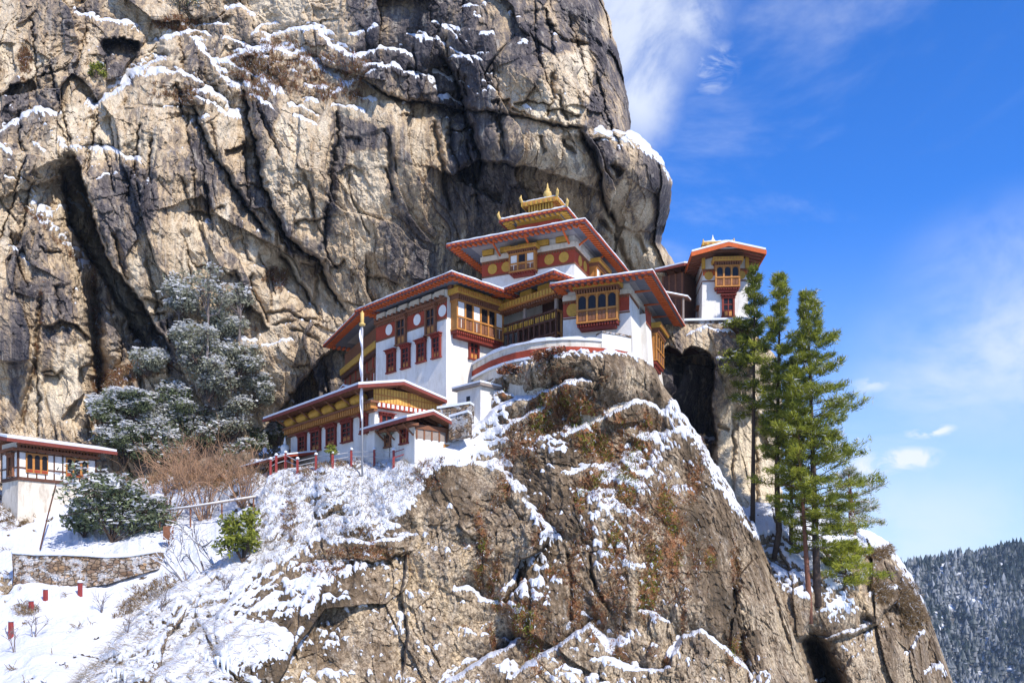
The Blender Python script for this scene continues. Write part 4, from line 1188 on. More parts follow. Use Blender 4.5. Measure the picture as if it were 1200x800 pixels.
# ------------------------------------------------------------------ long white house (left of the main group)
fr = Fr(523, 53, 45); fa = Face(fr, 'A'); fb = Face(fr, 'B')
LA, LB = fr.u(441), 4.6
t = thing('monastery_house', fr.pt(0, 0, 9), 'long white monastery house with red frieze of white discs above four red windows', 'building')
m = MB().taper(fr, (-0.12, LA, -0.12, 6.5), 9.0, (0.0, LA, 0.0, 6.5), 18.62); m.build('wall', M['plaster'], t)
for a, b, y0, y1 in ((455, 465, 410, 436), (472, 482, 404, 431), (490, 500.6, 398, 424), (508, 518, 391.5, 419)):
    q = fa.rect(a, b, y0, y1); window(t, Face(fr, 'A', -0.07), *q, 2, 4)
zb0, zb1 = fa.z(372, 0), fa.z(353, 0)
frieze(t, fa, -0.03, LA, zb0, zb1, [fa.s(456.5), fa.s(489.5), fa.s(519)], 'white', 0.36)
for a, b in ((465.5, 477.5), (500, 512.5)):
    s0, s1 = sorted((fa.s(a), fa.s(b))); window(t, Face(fr, 'A', -0.05), s0, s1, zb0 - 0.75, zb1 + 0.05, 2, 3, 'brown', 0.16)
m = MB(); g = MB()                                           # beam ends and pale panels under the eave
fa.box(m, -0.1, LA, 0.0, 0.22, zb1 + 0.10, zb1 + 0.22); dentils(fa, m, 0, LA, 0.0, 0.34, zb1 + 0.225, zb1 + 0.36, 0.5, 0.35)
for k in range(6): s = LA * (k + 0.1) / 6; fa.box(g, s, s + LA / 8.2, 0.0, 0.12, zb1 + 0.38, 18.62)
m.build('beam', M['brown'], t); g.build('eave_panel', M['cream'], t)
q = fb.rect(532, 583, 352, 394)
bay(t, fb, 0.35, 4.3, fb.z(389, 1.0) - 0.5, fb.z(344, 1.0) , 0.65, 6, False, 'gold', 'amber', (0, 2, 5))
m = MB(); g = MB()
for k in range(5): s = 0.3 + k * 0.83; fb.box(m, s, s + 0.72, 0.05, 0.55, fb.z(344, 1) + 0.08, fb.z(344, 1) + 0.66)
fb.box(g, 0.1, 4.5, 0.0, 0.35, fb.z(344, 1) + 0.004, fb.z(344, 1) + 0.7)
m.build('painted_block', M['gold'], t); g.build('beam', M['brown'], t)
window(t, Face(fr, 'B', -0.06), *fb.rect(548, 560, 397, 421), 2, 3)
rect = (-1.9, LA + 0.7, -1.2, 7.6)
hip_roof(t, fr, rect, fr.z(318.5, -1.9, -1.2) - 0.16, 0.10, 0.14, (1.9, 1.3))
# darker timber wing running back to the cliff
w = thing('timber_wing', fr.pt(LA, 0, 9), 'dark brown timber wing between the long white house and the cliff', 'building')
fw = Fr(0, 0, 63); fw.O = fr.pt(LA, 0.35, 0); fwa = Face(fw, 'A')
LW = fw.u(404); ztop = 18.2
MB().box(fw, 0.02, LW, 0, 4.0, 9.0, ztop).build('wall', M['brown'], w)
m = MB()
for zz in (12.4, 13.9, 15.3): fwa.box(m, 0.05, LW, 0, 0.10, zz, zz + 0.16)
for k in range(7): s = 0.1 + LW * k / 6.3; fwa.box(m, s, s + 0.16, 0, 0.07, 11, 16.9)
m.build('timber_frame', M['red'], w)
m = MB(); fwa.box(m, 0.05, LW, 0, 0.4, 16.5, 16.95); m.build('cornice', M['gold'], w)
m = MB(); dentils(fwa, m, 0.05, LW, 0, 0.3, 16.2, 16.5, 0.22); m.build('toothed_beam', M['wood'], w)
for s, zz in ((0.9, 14.15), (2.5, 14.15), (4.6, 14.15), (5.8, 14.15), (2.4, 12.0), (4.8, 12.0)):
    o = window(w, fwa, s, s + 0.9, zz, zz + 1.15, 2, 2, 'brown'); p = MB(); fwa.box(p, s + 0.18, s + 0.42, 0.03, 0.07, zz + 0.25, zz + 0.9); p.build('white_panel', M['white'], o)
hip_roof(w, fw, (-0.3, LW + 0.6, -1.5, 4.8), fw.z(359, -0.3, -1.5) - 0.30, 0.10, 0.14, (1.0, 1.6))

# ------------------------------------------------------------------ balcony wing between the house and the temple
fk = Fr(652, 52.4, 45); ka = Face(fk, 'A'); kb = Face(fk, 'B')
LK = fk.u(584)
t = thing('balcony_wing', fk.pt(0, 0, 12), 'shaded wing with a dark carved wooden balcony under a gold beam', 'building')
zf, zr = fk.z(401, 0), fk.z(364, 0)
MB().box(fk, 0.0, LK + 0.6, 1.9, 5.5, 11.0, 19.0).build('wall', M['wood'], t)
MB().box(fk, 0.25, LK, 0.25, 1.9, zf - 1.6, zf - 0.4).build('substructure', M['plaster'], t)
m = MB(); ka.box(m, 0, LK, -1.9, 0.1, zf - 0.3, zf - 0.1); m.build('balcony_floor', M['brown'], t)
o = MB()
for k in range(12): s = LK * k / 11; ka.box(o, s - 0.05, s + 0.05, -0.06, 0.06, zf - 0.1, zr + 0.05)
for zz in (zf - 0.1, zf + 0.55, zr - 0.55, zr): ka.box(o, -0.05, LK, -0.08, 0.09, zz, zz + 0.1)
bal = o.build('balustrade', M['wood'], t)
o = MB()
for k in range(22): s = LK * (k + 0.5) / 22; ka.box(o, s - 0.075, s + 0.075, -0.03, 0.05, zf + 0.05, zf + 0.5)
o.build('carved_panel', M['brown'], bal)
o = MB()
for k in range(26): s = LK * (k + 0.5) / 26; ka.box(o, s - 0.05, s + 0.05, -0.03, 0.06, zr - 0.4, zr - 0.08)
o.build('baluster_row', M['gold'], bal)
o = MB(); dentils(ka, o, 0, LK, -0.2, 0.25, zf - 0.55, zf - 0.3, 0.28); dentils(ka, o, 0, LK, -0.3, 0.05, zf - 0.85, zf - 0.56, 0.28); o.build('corbel', M['brown'], t)
o = MB()
for k in range(5): s = 1.9 * k / 4; kb.box(o, s - 0.05, s + 0.05, -0.05, 0.05, zf - 0.1, zr + 0.1)
for zz in (zf - 0.1, zf + 0.55, zr): kb.box(o, 0, 1.9, -0.05, 0.06, zz, zz + 0.1)
o.build('side_rail', M['amber'], t)
for s in (0.0, LK * 0.52, LK):
    m = MB(); ka.box(m, s - 0.09, s + 0.09, -0.09, 0.09, zr + 0.1, 18.25); m.build('post', M['grey_wood'], t)
zc = fk.z(347, 0)
m = MB(); ka.box(m, -0.7, LK, -0.3, 0.55, zc, zc + 0.42); kb.box(m, -0.55, 2.6, 0.3, 0.72, zc + 0.003, zc + 0.417); dentils(ka, m.paint(1), -0.7, LK, 0.55, 0.60, zc + 0.06, zc + 0.36, 0.26, 0.6); m.build('gold_beam', (M['amber'], M['gold']), t)

m = MB(); dentils(ka, m, -0.6, LK, -0.2, 0.42, zc - 0.16, zc - 0.004, 0.22); m.build('toothed_beam', M['brown'], t)
for k in range(3):
    s = 0.5 + k * 1.55; m = MB(); ka.box(m, s, s + 1.0, -0.4, 0.1, zc + 0.5, zc + 0.95); m.build('painted_block', M['gold'], t)
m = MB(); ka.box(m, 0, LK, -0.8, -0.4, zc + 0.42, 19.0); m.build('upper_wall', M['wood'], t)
for q in (0.6, 1.3): MB().tube([fk.pt(-0.1, q, zr - 0.1), fk.pt(-1.5, q + 0.3, zf - 1.1)], 0.10, 6).build('stair_rail', M['wood'], t)
hip_roof(t, fk, (-0.9, LK + 0.2, -1.2, 6), fk.z(315, -0.9, -1.2) - 0.25, 0.10, 0.13, (1.2, 1.6), 'orange', 0.16, 0.11)

# ------------------------------------------------------------------ temple on the right
fd = Fr(737, 50.5, 21); da = Face(fd, 'A'); db = Face(fd, 'B')
LT = fd.u(660)
t = thing('temple', fd.pt(0, 0, 12), 'white temple with four arched windows in a bay above the curved parapet', 'building')
MB().taper(fd, (-0.45, LT, -0.15, 9.5), 10.5, (0, LT, 0, 9.5), 18.3).build('wall', M['plaster'], t)
MB().taper(fd, (-0.85, 0.0, 2.2, 4.2), 10.5, (-0.45, 0.0, 2.5, 4.0), 17.0).build('buttress', M['plaster'], t)
z0, z1 = da.z(364.5, 0), da.z(346, 0)
frieze(t, da, -0.03, LT, z0, z1, [da.s(671.5)], 'gold', 0.40)
frieze(t, db, -0.03, 2.4, z0, z1, [1.2], 'amber', 0.3); frieze(t, Face(fd, 'B', -0.46), 2.5, 4.0, z0, z1, [], 'gold', 0.3); frieze(t, db, 4.1, 9.0, z0, z1, [], 'gold', 0.3)
m = MB(); da.box(m, -0.05, LT, 0, 0.14, z1 + 0.09, z1 + 0.35); db.box(m, -0.04, 9.4, 0, 0.143, z1 + 0.093, z1 + 0.35); m.build('coping', M['cream'], t)
s0, s1 = sorted((da.s(680), da.s(726))); mid = (s0 + s1) / 2
bay(t, da, s0, s1, da.z(388, mid), da.z(335, mid), 0.65, 4, True)
bay(t, db, 5.3, 7.6, 14.4, 17.2, 0.6, 3, True)
hip_roof(t, fd, (-1.7, LT + 0.3, -1.5, 9.6), fd.z(315, -1.7, -1.5) - 0.25, 0.11, 0.14, (1.7, 1.5))
for s in (0.6, 2.0, 3.4): m = MB(); da.box(m, s, s + 0.16, 0, 1.2, 18.0, 18.2); m.build('eave_beam', M['orange'], t)
for s in (1.4, 4.0, 6.6): m = MB(); db.box(m, s, s + 0.16, 0, 1.3, 18.0, 18.2); m.build('eave_beam', M['orange'], t)

# ------------------------------------------------------------------ upper hall on the temple roof
fe = Fr(673, 55, 24); ea = Face(fe, 'A'); eb = Face(fe, 'B')
LU = fe.u(565)
t = thing('upper_hall', fe.pt(0, 0, 18.5), 'upper temple hall with gold discs on a red band and tiered golden roofs', 'building')
MB().taper(fe, (-0.08, LU, -0.08, 7.2), 17.5, (0, LU, 0, 7.2), 22.9).build('wall', M['plaster'], t)
z0, z1 = ea.z(307.5, 0), ea.z(291, 0)
frieze(t, ea, -0.03, LU, z0, z1, [ea.s(p) for p in (577.5, 593.5, 644, 661)], 'gold', 0.34)
frieze(t, eb, -0.03, 7.0, z0, z1, [1.0, 2.0], 'gold', 0.34)
m = MB(); ea.box(m, -0.08, LU + 0.05, 0, 0.18, z1 + 0.09, z1 + 0.40); eb.box(m, -0.078, 7.1, 0, 0.183, z1 + 0.093, z1 + 0.40); m.build('coping', M['cream'], t)
s0, s1 = sorted((ea.s(597), ea.s(634))); mid = (s0 + s1) / 2
bay(t, ea, s0 + 0.25, s1 - 0.25, ea.z(325, mid), ea.z(292.5, mid), 0.55, 3, False, 'gold', 'amber', (0, 2))
bay(t, eb, 2.9, 5.0, 20.0, 22.2, 0.55, 3, False, 'gold', 'amber', (0,))
m = MB()
for k in range(5): s = 0.4 + LU * k / 5; ea.box(m, s, s + 0.8, 0, 0.25, 22.42, 22.75)
m.build('painted_block', M['gold'], t)
hip_roof(t, fe, (-1.4, LU + 1.6, -2.0, 8.4), fe.z(255, -1.4, -2.0) - 0.25, 0.13, 0.15, (1.5, 2.0), 'orange', 0.18, 0.12)
for s in (0.3, 2.9, 5.2): MB().tube([ea.pt(s, 0.05, 22.2), ea.pt(s, 1.7, 22.85)], 0.07, 6).build('bracket', M['orange'], t)
for s in (0.4, 3.6): MB().tube([eb.pt(s, 0.05, 22.2), eb.pt(s, 1.2, 22.85)], 0.07, 6).build('bracket', M['orange'], t)
f2 = Fr(664, 57, 24); LU2 = f2.u(586) 
zz = f2.z(240)
MB().box(f2, 0.9, LU2 - 0.9, 0.9, 4.0, 22.6, zz + 0.1).build('lantern_wall', M['gold'], t)
m = MB(); Face(f2, 'A', 0.9).box(m, 0.9, LU2 - 0.9, 0.0, 0.12, zz - 0.75, zz - 0.45); Face(f2, 'B', 0.9).box(m, 0.9, 4.0, 0.0, 0.12, zz - 0.75, zz - 0.45); m.build('lantern_beam', M['red'], t)
hip_roof(t, f2, (0, LU2, 0, 4.9), zz - 0.28, 0.13, 0.10, (0.9, 0.9), 'orange', 0.18, 0.13, 0.42, 0.35, 'soffit', 'gold', 'gilt')
f3 = Fr(652.5, 58.2, 24); LU3 = f3.u(612); z3 = f3.z(228)
MB().box(f3, 0.35, LU3 - 0.35, 0.35, 2.0, zz, z3).build('lantern_wall', M['amber'], t)
m = MB(); dentils(Face(f3, 'A', 0.35), m, 0.35, LU3 - 0.35, 0, 0.2, z3 - 0.75, z3 - 0.35, 0.2); m.build('toothed_beam', M['gold'], t)
hip_roof(t, f3, (0, LU3, 0, 2.4), z3 - 0.22, 0.2, 0.10, (0.4, 0.4), 'gold', 0.26, 0.08, 0.42, 0.3, 'gold', 'amber', 'gilt')
finial(t, f3.pt(LU3 * 0.42, 1.0, z3 + 0.1), 1.35)
for (f, u, v, z) in ((f3, 0, 0, z3), (f3, LU3, 0, z3), (f2, 0, 0, zz), (f2, LU2, 0, zz), (f2, 0, 4.9, zz)):
    m = MB(); m.tube([f.pt(u, v, z - 0.1), f.pt(u - 0.1 * (1 if u == 0 else -1), v - 0.1, z + 0.18), f.pt(u - 0.05 * (1 if u == 0 else -1), v - 0.05, z + 0.42)], [0.10, 0.11, 0.02], 6); m.build('corner_ornament', M['gilt'], t)

# ------------------------------------------------------------------ curved parapet below the temple
t = thing('parapet_wall', P(640, 410, 49), 'curved white parapet wall with a red stripe and snow on its coping', 'wall')
path = [(550, 55.0), (560, 53.6), (575, 52.0), (590, 50.9), (605, 50.1), (622, 49.5), (640, 49.1), (658, 48.9), (675, 48.9), (690, 49.0), (705, 49.2), (722, 49.6), (739, 50.2)]
pp = [Vector(((a - CX) * y / F, y, 0)) for a, y in path]
def wallrun(pts, n0, n1, z0, z1, zs=None):
    rings = []
    for i, p in enumerate(pts):
        d = (pts[min(i + 1, len(pts) - 1)] - pts[max(i - 1, 0)]).normalized(); n = Vector((d.y, -d.x, 0))
        dz = zs(i) if zs else 0
        rings.append([p + n * n0 + Vector((0, 0, z0)), p + n * n1 + Vector((0, 0, z0)), p + n * n1 + Vector((0, 0, z1 + dz)), p + n * n0 + Vector((0, 0, z1 + dz))])
    return MB().loops(rings)
wallrun(pp, -0.45, 0, 9.5, 14.25).build('wall', M['cream'], t)
wallrun(pp, 0.003, 0.05, 13.45, 13.88).build('red_stripe', M['red'], t)
wallrun(pp[:7], 0.02, 0.16, 13.30, 13.45).build('snow_ledge', M['snow'], t)
_r = random.Random(4)
wallrun([pp[0].lerp(pp[1], k) for k in (0, .5)] + [pp[i].lerp(pp[i + 1], k / 3) for i in range(1, 10) for k in range(3)] + [pp[10]], -0.5, 0.10, 14.253, 14.38, lambda i: _r.uniform(-.03, .09)).build('snow_cap', M['snow'], t)
wallrun(pp[10:], -0.6, 0.04, 13.9, 14.75).build('raised_end', M['plaster'], t)
wallrun(pp[10:], -0.65, 0.09, 14.753, 14.86).build('end_coping', M['stone'], t)

# ------------------------------------------------------------------ lower house
fg = Fr(439, 48.5, 50); ga = Face(fg, 'A'); gb = Face(fg, 'B')
LG = fg.u(341)
t = thing('lower_house', fg.pt(0, 0, 6.5), 'low cream house with yellow rolled mats under its long snowy roof', 'house')
MB().taper(fg, (-0.05, LG + .05, -0.05, 5.0), 5.0, (0, LG, 0, 5.0), 10.9).build('wall', M['plaster'], t)
for a, b, y0, y1 in ((351, 360, 508, 531.5), (366, 377, 502, 527.5), (384, 395, 497, 522.5), (402, 414, 491.5, 517), (424, 432, 485, 507)):
    window(t, Face(fg, 'A', -0.04), *ga.rect(a, b, y0, y1), 2, 4)
zc = ga.z(480, 0)
m = MB(); ga.box(m, -0.3, LG + 0.1, 0, 0.22, zc - 0.12, zc); ga.box(m, -0.5, LG + 0.2, 0, 0.55, zc + 0.303, zc + 0.42); o = m.build('cornice', M['brown'], t)
m = MB(); dentils(ga, m, -0.4, LG + 0.15, 0, 0.46, zc + 0.003, zc + 0.30, 0.26, 0.5); m.build('toothed_beam', M['amber'], o)
for k in range(6):
    s = 0.7 + k * LG / 6.1; m = MB()
    m.loops([[ga.pt(s + q, 0.25 + 0.30 * math.cos(a) * sc, zc + 0.78 + 0.30 * math.sin(a) * sc) for a in [2 * math.pi * j / 12 for j in range(12)]] for q, sc in ((0, .55), (.08, .95), (.3, 1.05), (.7, 1.08), (1.1, 1.0), (1.3, .9), (1.36, .5))])
    m.build('rolled_mat', M['gold'], t, True)
m = MB(); ga.box(m, 0, LG, -0.3, 0.0, 10.9, 11.6); m.build('upper_wall', M['wood'], t)
for k in range(7):
    s = 0.3 + k * LG / 6.2; m = MB(); m.tube([ga.pt(s, 0.2, zc + 0.45), ga.pt(s, 1.2, 11.2)], 0.06, 6); m.build('bracket', M['brown'], t)
m = MB(); gb.box(m, -0.1, 4.6, 0.03, 0.10, zc + 0.45, zc + 1.28)
o = m.build('bamboo_screen', M['straw'], t)
m = MB()
for k in range(24): s = 0.0 + 4.5 * k / 23; gb.box(m, s - 0.012, s + 0.012, 0.10, 0.125, zc + 0.46, zc + 1.27)
gb.box(m, -0.1, 4.6, 0.10, 0.135, zc + 0.84, zc + 0.90); gb.box(m, 2.2, 2.28, 0.10, 0.137, zc + 0.46, zc + 1.27)
m.build('batten_row', M['amber'], o)
m = MB(); gb.box(m, -0.1, 4.8, 0.03, 0.35, zc + 0.10, zc + 0.40); o = m.build('gable_beam', M['red'], t)
m = MB(); dentils(gb, m, -0.1, 4.8, 0.35, 0.42, zc + 0.14, zc + 0.36, 0.3, 0.5); m.build('beam_pattern', M['white'], o)
window(t, gb, 0.3, 1.2, zc - 1.1, zc - 0.1, 2, 2)
gable_roof(t, fg, -0.8, LG + 1.0, -1.5, 4.4, fg.z(447, -0.8, -1.5) - 0.3, 0.62)

# porch in front of it
fh = Fr(486, 46.5, 50); ha = Face(fh, 'A'); hb = Face(fh, 'B')
LH = fh.u(440)
t = thing('porch_house', fh.pt(0, 0, 6.8), 'small white porch building with a rust brown gabled roof beside the lower house', 'house')
MB().taper(fh, (-0.05, LH, -0.05, 2.6), 5.5, (0, LH, 0, 2.6), 9.0).build('wall', M['plaster'], t)
window(t, ha, *ha.rect(470, 479, 498, 519), 2, 3); window(t, ha, *ha.rect(452, 459, 507, 523), 2, 3, 'brown')
m = MB()
hb.box(m, 0, 2.6, 0.0, 0.10, 8.75, 9.0)
for k in range(6): s = 0.05 + k * 0.5; hb.box(m, s, s + 0.10, 0.0, 0.06, 8.2, 8.75)
m.build('timber_frame', M['brown'], t)
m = MB(); hb.box(m, 0.03, 2.55, 0.0, 0.03, 8.25, 8.75); m.build('plank_panel', M['grey_wood'], t)
m = MB(); hb.box(m, 1.9, 2.5, 0.0, 0.08, 7.1, 8.1); m.build('door', M['amber'], t)
m = MB(); ha.box(m, -0.4, LH + 0.3, 0.0, 0.5, 8.85, 9.0)
for k in range(5): s = 0.1 + k * LH / 4.3; m.tube([ha.pt(s, 0.03, 8.4), ha.pt(s, 0.7, 8.95)], 0.05, 6)
m.build('bracket', M['brown'], t)
gable_roof(t, fh, -0.6, LH + 0.2, -0.9, 2.5, fh.z(487, -0.6, -0.9) - 0.2, 0.55, 0.10, 0.11)

# small gabled roof standing behind the lower house
fx = Fr(416, 60, 52); t = thing('back_shed', fx.pt(0, 0, 9), 'small shed with a snow edged gable half hidden behind the lower house roof', 'shed')
MB().box(fx, 0.3, 3.0, 0.3, 3.4, 8.5, 13.6).build('wall', M['wood'], t)
gable_roof(t, fx, 0, 3.4, -0.2, 3.8, fx.z(455, 0, 0) - 0.3, 0.7, 0.1, 0.12, axis='v')

# lean-to by the steps on the left of the lower house
fl = Fr(343, 52.5, 50); t = thing('gate_shelter', fl.pt(0, 0, 6), 'brown lean to gate roof at the left end of the lower house', 'shelter')
LL = fl.u(281)
fla = Face(fl, 'A')
o = MB(); o.quadbox([fl.pt(0, -0.6, 8.05), fl.pt(LL, -0.6, 8.05), fl.pt(LL, 1.6, 8.5), fl.pt(0, 1.6, 8.5), fl.pt(0, -0.6, 8.17), fl.pt(LL, -0.6, 8.17), fl.pt(LL, 1.6, 8.62), fl.pt(0, 1.6, 8.62)])
rf = o.build('roof', M['red'], t)
o = MB(); o.quadbox([fl.pt(-.05, -0.63, 8.175), fl.pt(LL, -0.63, 8.175), fl.pt(LL, 1.6, 8.625), fl.pt(-.05, 1.6, 8.625), fl.pt(-.05, -0.6, 8.27), fl.pt(LL, -0.6, 8.27), fl.pt(LL, 1.6, 8.72), fl.pt(-.05, 1.6, 8.72)])
o.build('snow_cover', M['snow'], rf)
for s in (0.2, LL * 0.5, LL - 0.2):
    m = MB(); fla.box(m, s - 0.07, s + 0.07, -0.1, 0.05, 5.4, 8.1); m.build('post', M['brown'], t)
m = MB(); fla.box(m, 0.3, LL * 0.5, -0.08, 0.0, 6.6, 7.9); m.build('back_panel', M['brown'], t)
m = MB()
for k in range(14): s = LL * (0.52 + 0.46 * k / 13); fla.box(m, s - 0.085, s + 0.085, 0.05, 0.09, 5.6, 7.25)
m.build('plank_gate', M['grey_wood'], t)

# flat roofed box below the parapet
fz = Fr(563, 49.8, 45); t = thing('stone_hut', fz.pt(0, 0, 10), 'small flat roofed grey masonry hut below the parapet wall', 'hut')
za = fz.z(449)
MB().box(fz, 0, fz.u(536), 0, 1.8, 8.5, za - 0.15).build('wall', M['plaster'], t)
o = MB().box(fz, -0.25, fz.u(536) + 0.2, -0.25, 2.0, za - 0.147, za).build('roof', M['grey_wood'], t)
MB().box(fz, -0.27, fz.u(536) + 0.22, -0.27, 2.0, za + 0.003, za + 0.10).build('snow_cover', M['snow'], o)
m = MB(); Face(fz, 'A').box(m, 0.9, 1.2, 0, 0.03, za - 0.95, za - 0.6); m.build('vent', M['dark'], t)
# terrace wall by the hut
t = thing('retaining_wall', P(540, 482, 48), 'stepped grey retaining wall capped with snow beneath the masonry hut', 'wall')
for (px0, px1, yy, top, bot) in ((512, 551, 47.9, 476, 496), (526, 548, 47.4, 486, 512)):
    a, b = P(px0, top + 3, yy), P(px1, top - 3, yy - 0.6)
    m = MB(); h = (bot - top) * yy / F; d = Vector((0.2, 0.7, 0))
    m.quadbox([a - Vector((0, 0, h)), b - Vector((0, 0, h)), b + d - Vector((0, 0, h)), a + d - Vector((0, 0, h)), a, b, b + d, a + d]); o = m.build('wall', M['stone'], t)
    m = MB(); e = Vector((0, -0.05, 0.004)); k = Vector((0, 0, 0.13)); m.quadbox([a + e, b + e, b + d + e, a + d + e, a + e + k, b + e + k, b + d + e + k, a + d + e + k]); m.build('snow_cap', M['snow'], o)

# ------------------------------------------------------------------ small temple on the rock tower
ft = Fr(825, 60, 3); ta = Face(ft, 'B')
ft = Fr(875, 59.6, 4); fta = Face(ft, 'A'); LX = ft.u(824); 
t = thing('tower_temple', ft.pt(1.5, 0, 18.6), 'small white tower temple with red roof on the rock pillar behind the pines', 'building')
ztop = ft.z(302)
MB().taper(ft, (-0.15, LX + 0.15, -0.12, 4.6), 17.8, (0, LX, 0, 4.6), ztop + 0.5).build('wall', M['plaster'], t)
za, zb = ft.z(328), ft.z(316)
frieze(t, fta, -0.03, LX + 0.03, za, zb, [fta.s(830.5), fta.s(868.5)], 'gold', 0.30, 'orange')
class SideL:                                                        # left wall of this temple
    pt = staticmethod(lambda s, n, z: ft.pt(LX + n, s, z))
    box = Face.box
side = SideL()
frieze(t, side, 0.02, 4.5, za, zb, [], 'gold', 0.3, 'orange')
window(t, side, 1.2, 2.0, ft.z(372), ft.z(350), 2, 3, 'brown')
bay(t, fta, fta.s(864.5), fta.s(837.5), ft.z(344), ft.z(305.5), 0.6, 3, True)
window(t, Face(ft, 'A', -0.1), fta.s(860.5), fta.s(845.5), ft.z(371), ft.z(346), 2, 3)
m = MB(); c0, c1 = fta.s(877), fta.s(828); fta.box(m, c0, c1, 0, 1.25, ft.z(301), ft.z(299)); o = m.build('canopy', M['wood'], t)
m = MB(); fta.box(m, c0 - 0.04, c1 + 0.04, 0, 1.28, ft.z(299) + 0.003, ft.z(297.6)); m.build('snow_cover', M['snow'], o)
m = MB()
for s in (0.0, LX): fta.box(m, s - 0.12, s + 0.12, 0, 0.2, zb + 0.1, ztop + 0.4)
m.build('corner_block', M['gold'], t)
ov = 1.0
gable_roof(t, ft, -ov * 0.9, LX + ov, -1.5, 5.6, ft.z(293, 0, -1.5) - 0.2, 0.0, 0.12, 0.1, axis='u') if False else None
zr = ft.z(293, 0, -1.5) - 0.2
gable_roof(t, ft, -1.6, 5.8, -ov * 0.95, LX + ov, zr, 0.62, 0.12, 0.12, 'orange', 0.28, 'v', 'fascia')
fy = Fr(860, 61.2, 4); LY = fy.u(824)
MB().box(fy, 0.3, LY - 0.3, 0.3, 1.6, zr + 0.3, fy.z(284)).build('lantern_wall', M['gold'], t)
hip_roof(t, fy, (0, LY, 0, 1.9), fy.z(284.5), 0.15, 0.08, (0.3, 0.3), 'gold', 0.2, 0.10, 0.42, 0.4, 'gold', 'amber', 'gilt')
finial(t, fy.pt(LY * 0.62, 0.9, fy.z(283) + 0.15), 0.75, 'white')
for u in (0, LY):
    m = MB(); m.tube([fy.pt(u, 0, fy.z(284)), fy.pt(u, -0.05, fy.z(279.5))], [0.09, 0.03], 6); m.build('corner_ornament', M['gilt'], t)
o = thing('stone_terrace', ft.pt(1.5, -0.8, 18), 'snow covered masonry ledge under the small tower temple', 'terrace')
MB().box(ft, -0.5, LX + 1.7, -1.0, 5.0, 17.6, ft.z(380)).build('wall', M['stone'], o)
MB().box(ft, -0.55, LX + 1.75, -1.15, 5.0, ft.z(380) + 0.003, ft.z(377.6)).build('snow_cover', M['snow'], o)
# dark sheds between the two temples
fs = Fr(802, 61, 35); t = thing('cliff_shed', fs.pt(0, 0, 19), 'dark timber shed squeezed between the cliff and the small tower temple', 'shed')
MB().box(fs, 0.1, 1.7, 0.1, 3.0, 17.5, fs.z(318)).build('wall', M['wood'], t)
m = MB()
for k in range(4): Face(fs, 'A', 0.1).box(m, 0.15 + k * 0.5, 0.27 + k * 0.5, 0, 0.05, 19, fs.z(318))
m.build('timber_frame', M['brown'], t)
gable_roof(t, fs, -0.2, 2.0, -0.6, 3.2, fs.z(311, 0, -0.6), 0.6, 0.1, 0.1)
m = MB(); a, b = P(775, 343, 57.5), P(806, 349, 58.5); d = Vector((0.6, 1.8, 0.35)); k = Vector((0, 0, 0.1)); m.quadbox([a, b, b + d, a + d, a + k, b + k, b + d + k, a + d + k]); o = m.build('lean_to_roof', M['wood'], t)
m = MB(); k2 = Vector((0, 0, 0.19)); e = Vector((0, 0, 0.104)); m.quadbox([a + e, b + e, b + d + e, a + d + e, a + k2, b + k2, b + d + k2, a + d + k2]); m.build('snow_cover', M['snow'], o)
for q in (0.15, 0.85):
    m = MB(); c = a.lerp(b, q) + Vector((0, 0.2, 0)); m.tube([c, c - Vector((0, 0, 1.9))], 0.07, 6); m.build('post', M['grey_wood'], t)

# ------------------------------------------------------------------ hut on the far left
fj = Fr(21, 57, 38); ja = Face(fj, 'A'); jb = Face(fj, 'B')
LJ = fj.v(113); LI = 2.6
t = thing('guard_hut', fj.pt(0, 0, 4.5), 'white half timbered hut with arched windows on a plaster base by the left edge', 'house')
zf = fj.z(561); zt = fj.z(527)
MB().taper(fj, (-0.03, LI, -0.1, LJ), 2.5, (0.05, LI, 0.05, LJ - 0.05), zf - 0.05).build('plinth', M['cream'], t)
MB().box(fj, -0.05, LI, -0.05, LJ, zf - 0.047, zf + 0.08).build('sill_beam', M['wood'], t)
MB().box(fj, 0.02, LI, 0.02, LJ - 0.02, zf + 0.083, zt + 0.6).build('wall', M['white'], t)
m = MB()
for zz in (zf + 0.08, zf + 0.75, zt - 0.12): jb.box(m, 0, LJ - 0.02, 0.0, 0.04, zz, zz + 0.09); ja.box(m, 0, LI, 0.0, 0.04, zz, zz + 0.09)
for k in range(10): s = (LJ - 0.1) * k / 9; jb.box(m, s, s + 0.08, 0.0, 0.043, zf + 0.08, zt)
for k in range(4): s = (LI - 0.1) * k / 3; ja.box(m, s, s + 0.08, 0.0, 0.043, zf + 0.08, zt)
m.build('timber_frame', M['wood'], t)
for a, b in ((30, 56), (77, 103)):
    s0, s1 = jb.s(a), jb.s(b); m = MB(); jb.box(m, s0, s1, 0.0, 0.08, zf + 0.5, zt - 0.12); o = m.build('window', M['amber'], t)
    g = MB()
    for k in range(3): p = (s1 - s0) / 3; arched(jb, s0 + p * k + 0.08, s0 + p * (k + 1) - 0.08, zf + 0.75, zt - 0.22, 0.075, 0.10, g)
    g.build('pane', M['dark'], o)
    g = MB()
    for k in range(3): p = (s1 - s0) / 3; jb.box(g, s0 + p * k + 0.06, s0 + p * (k + 1) - 0.06, 0.083, 0.10, zf + 0.54, zf + 0.70)
    g.build('lower_panel', M['red'], o)
window(t, ja, 0.6, 1.4, zf + 0.3, zt - 0.15, 2, 2, 'brown')
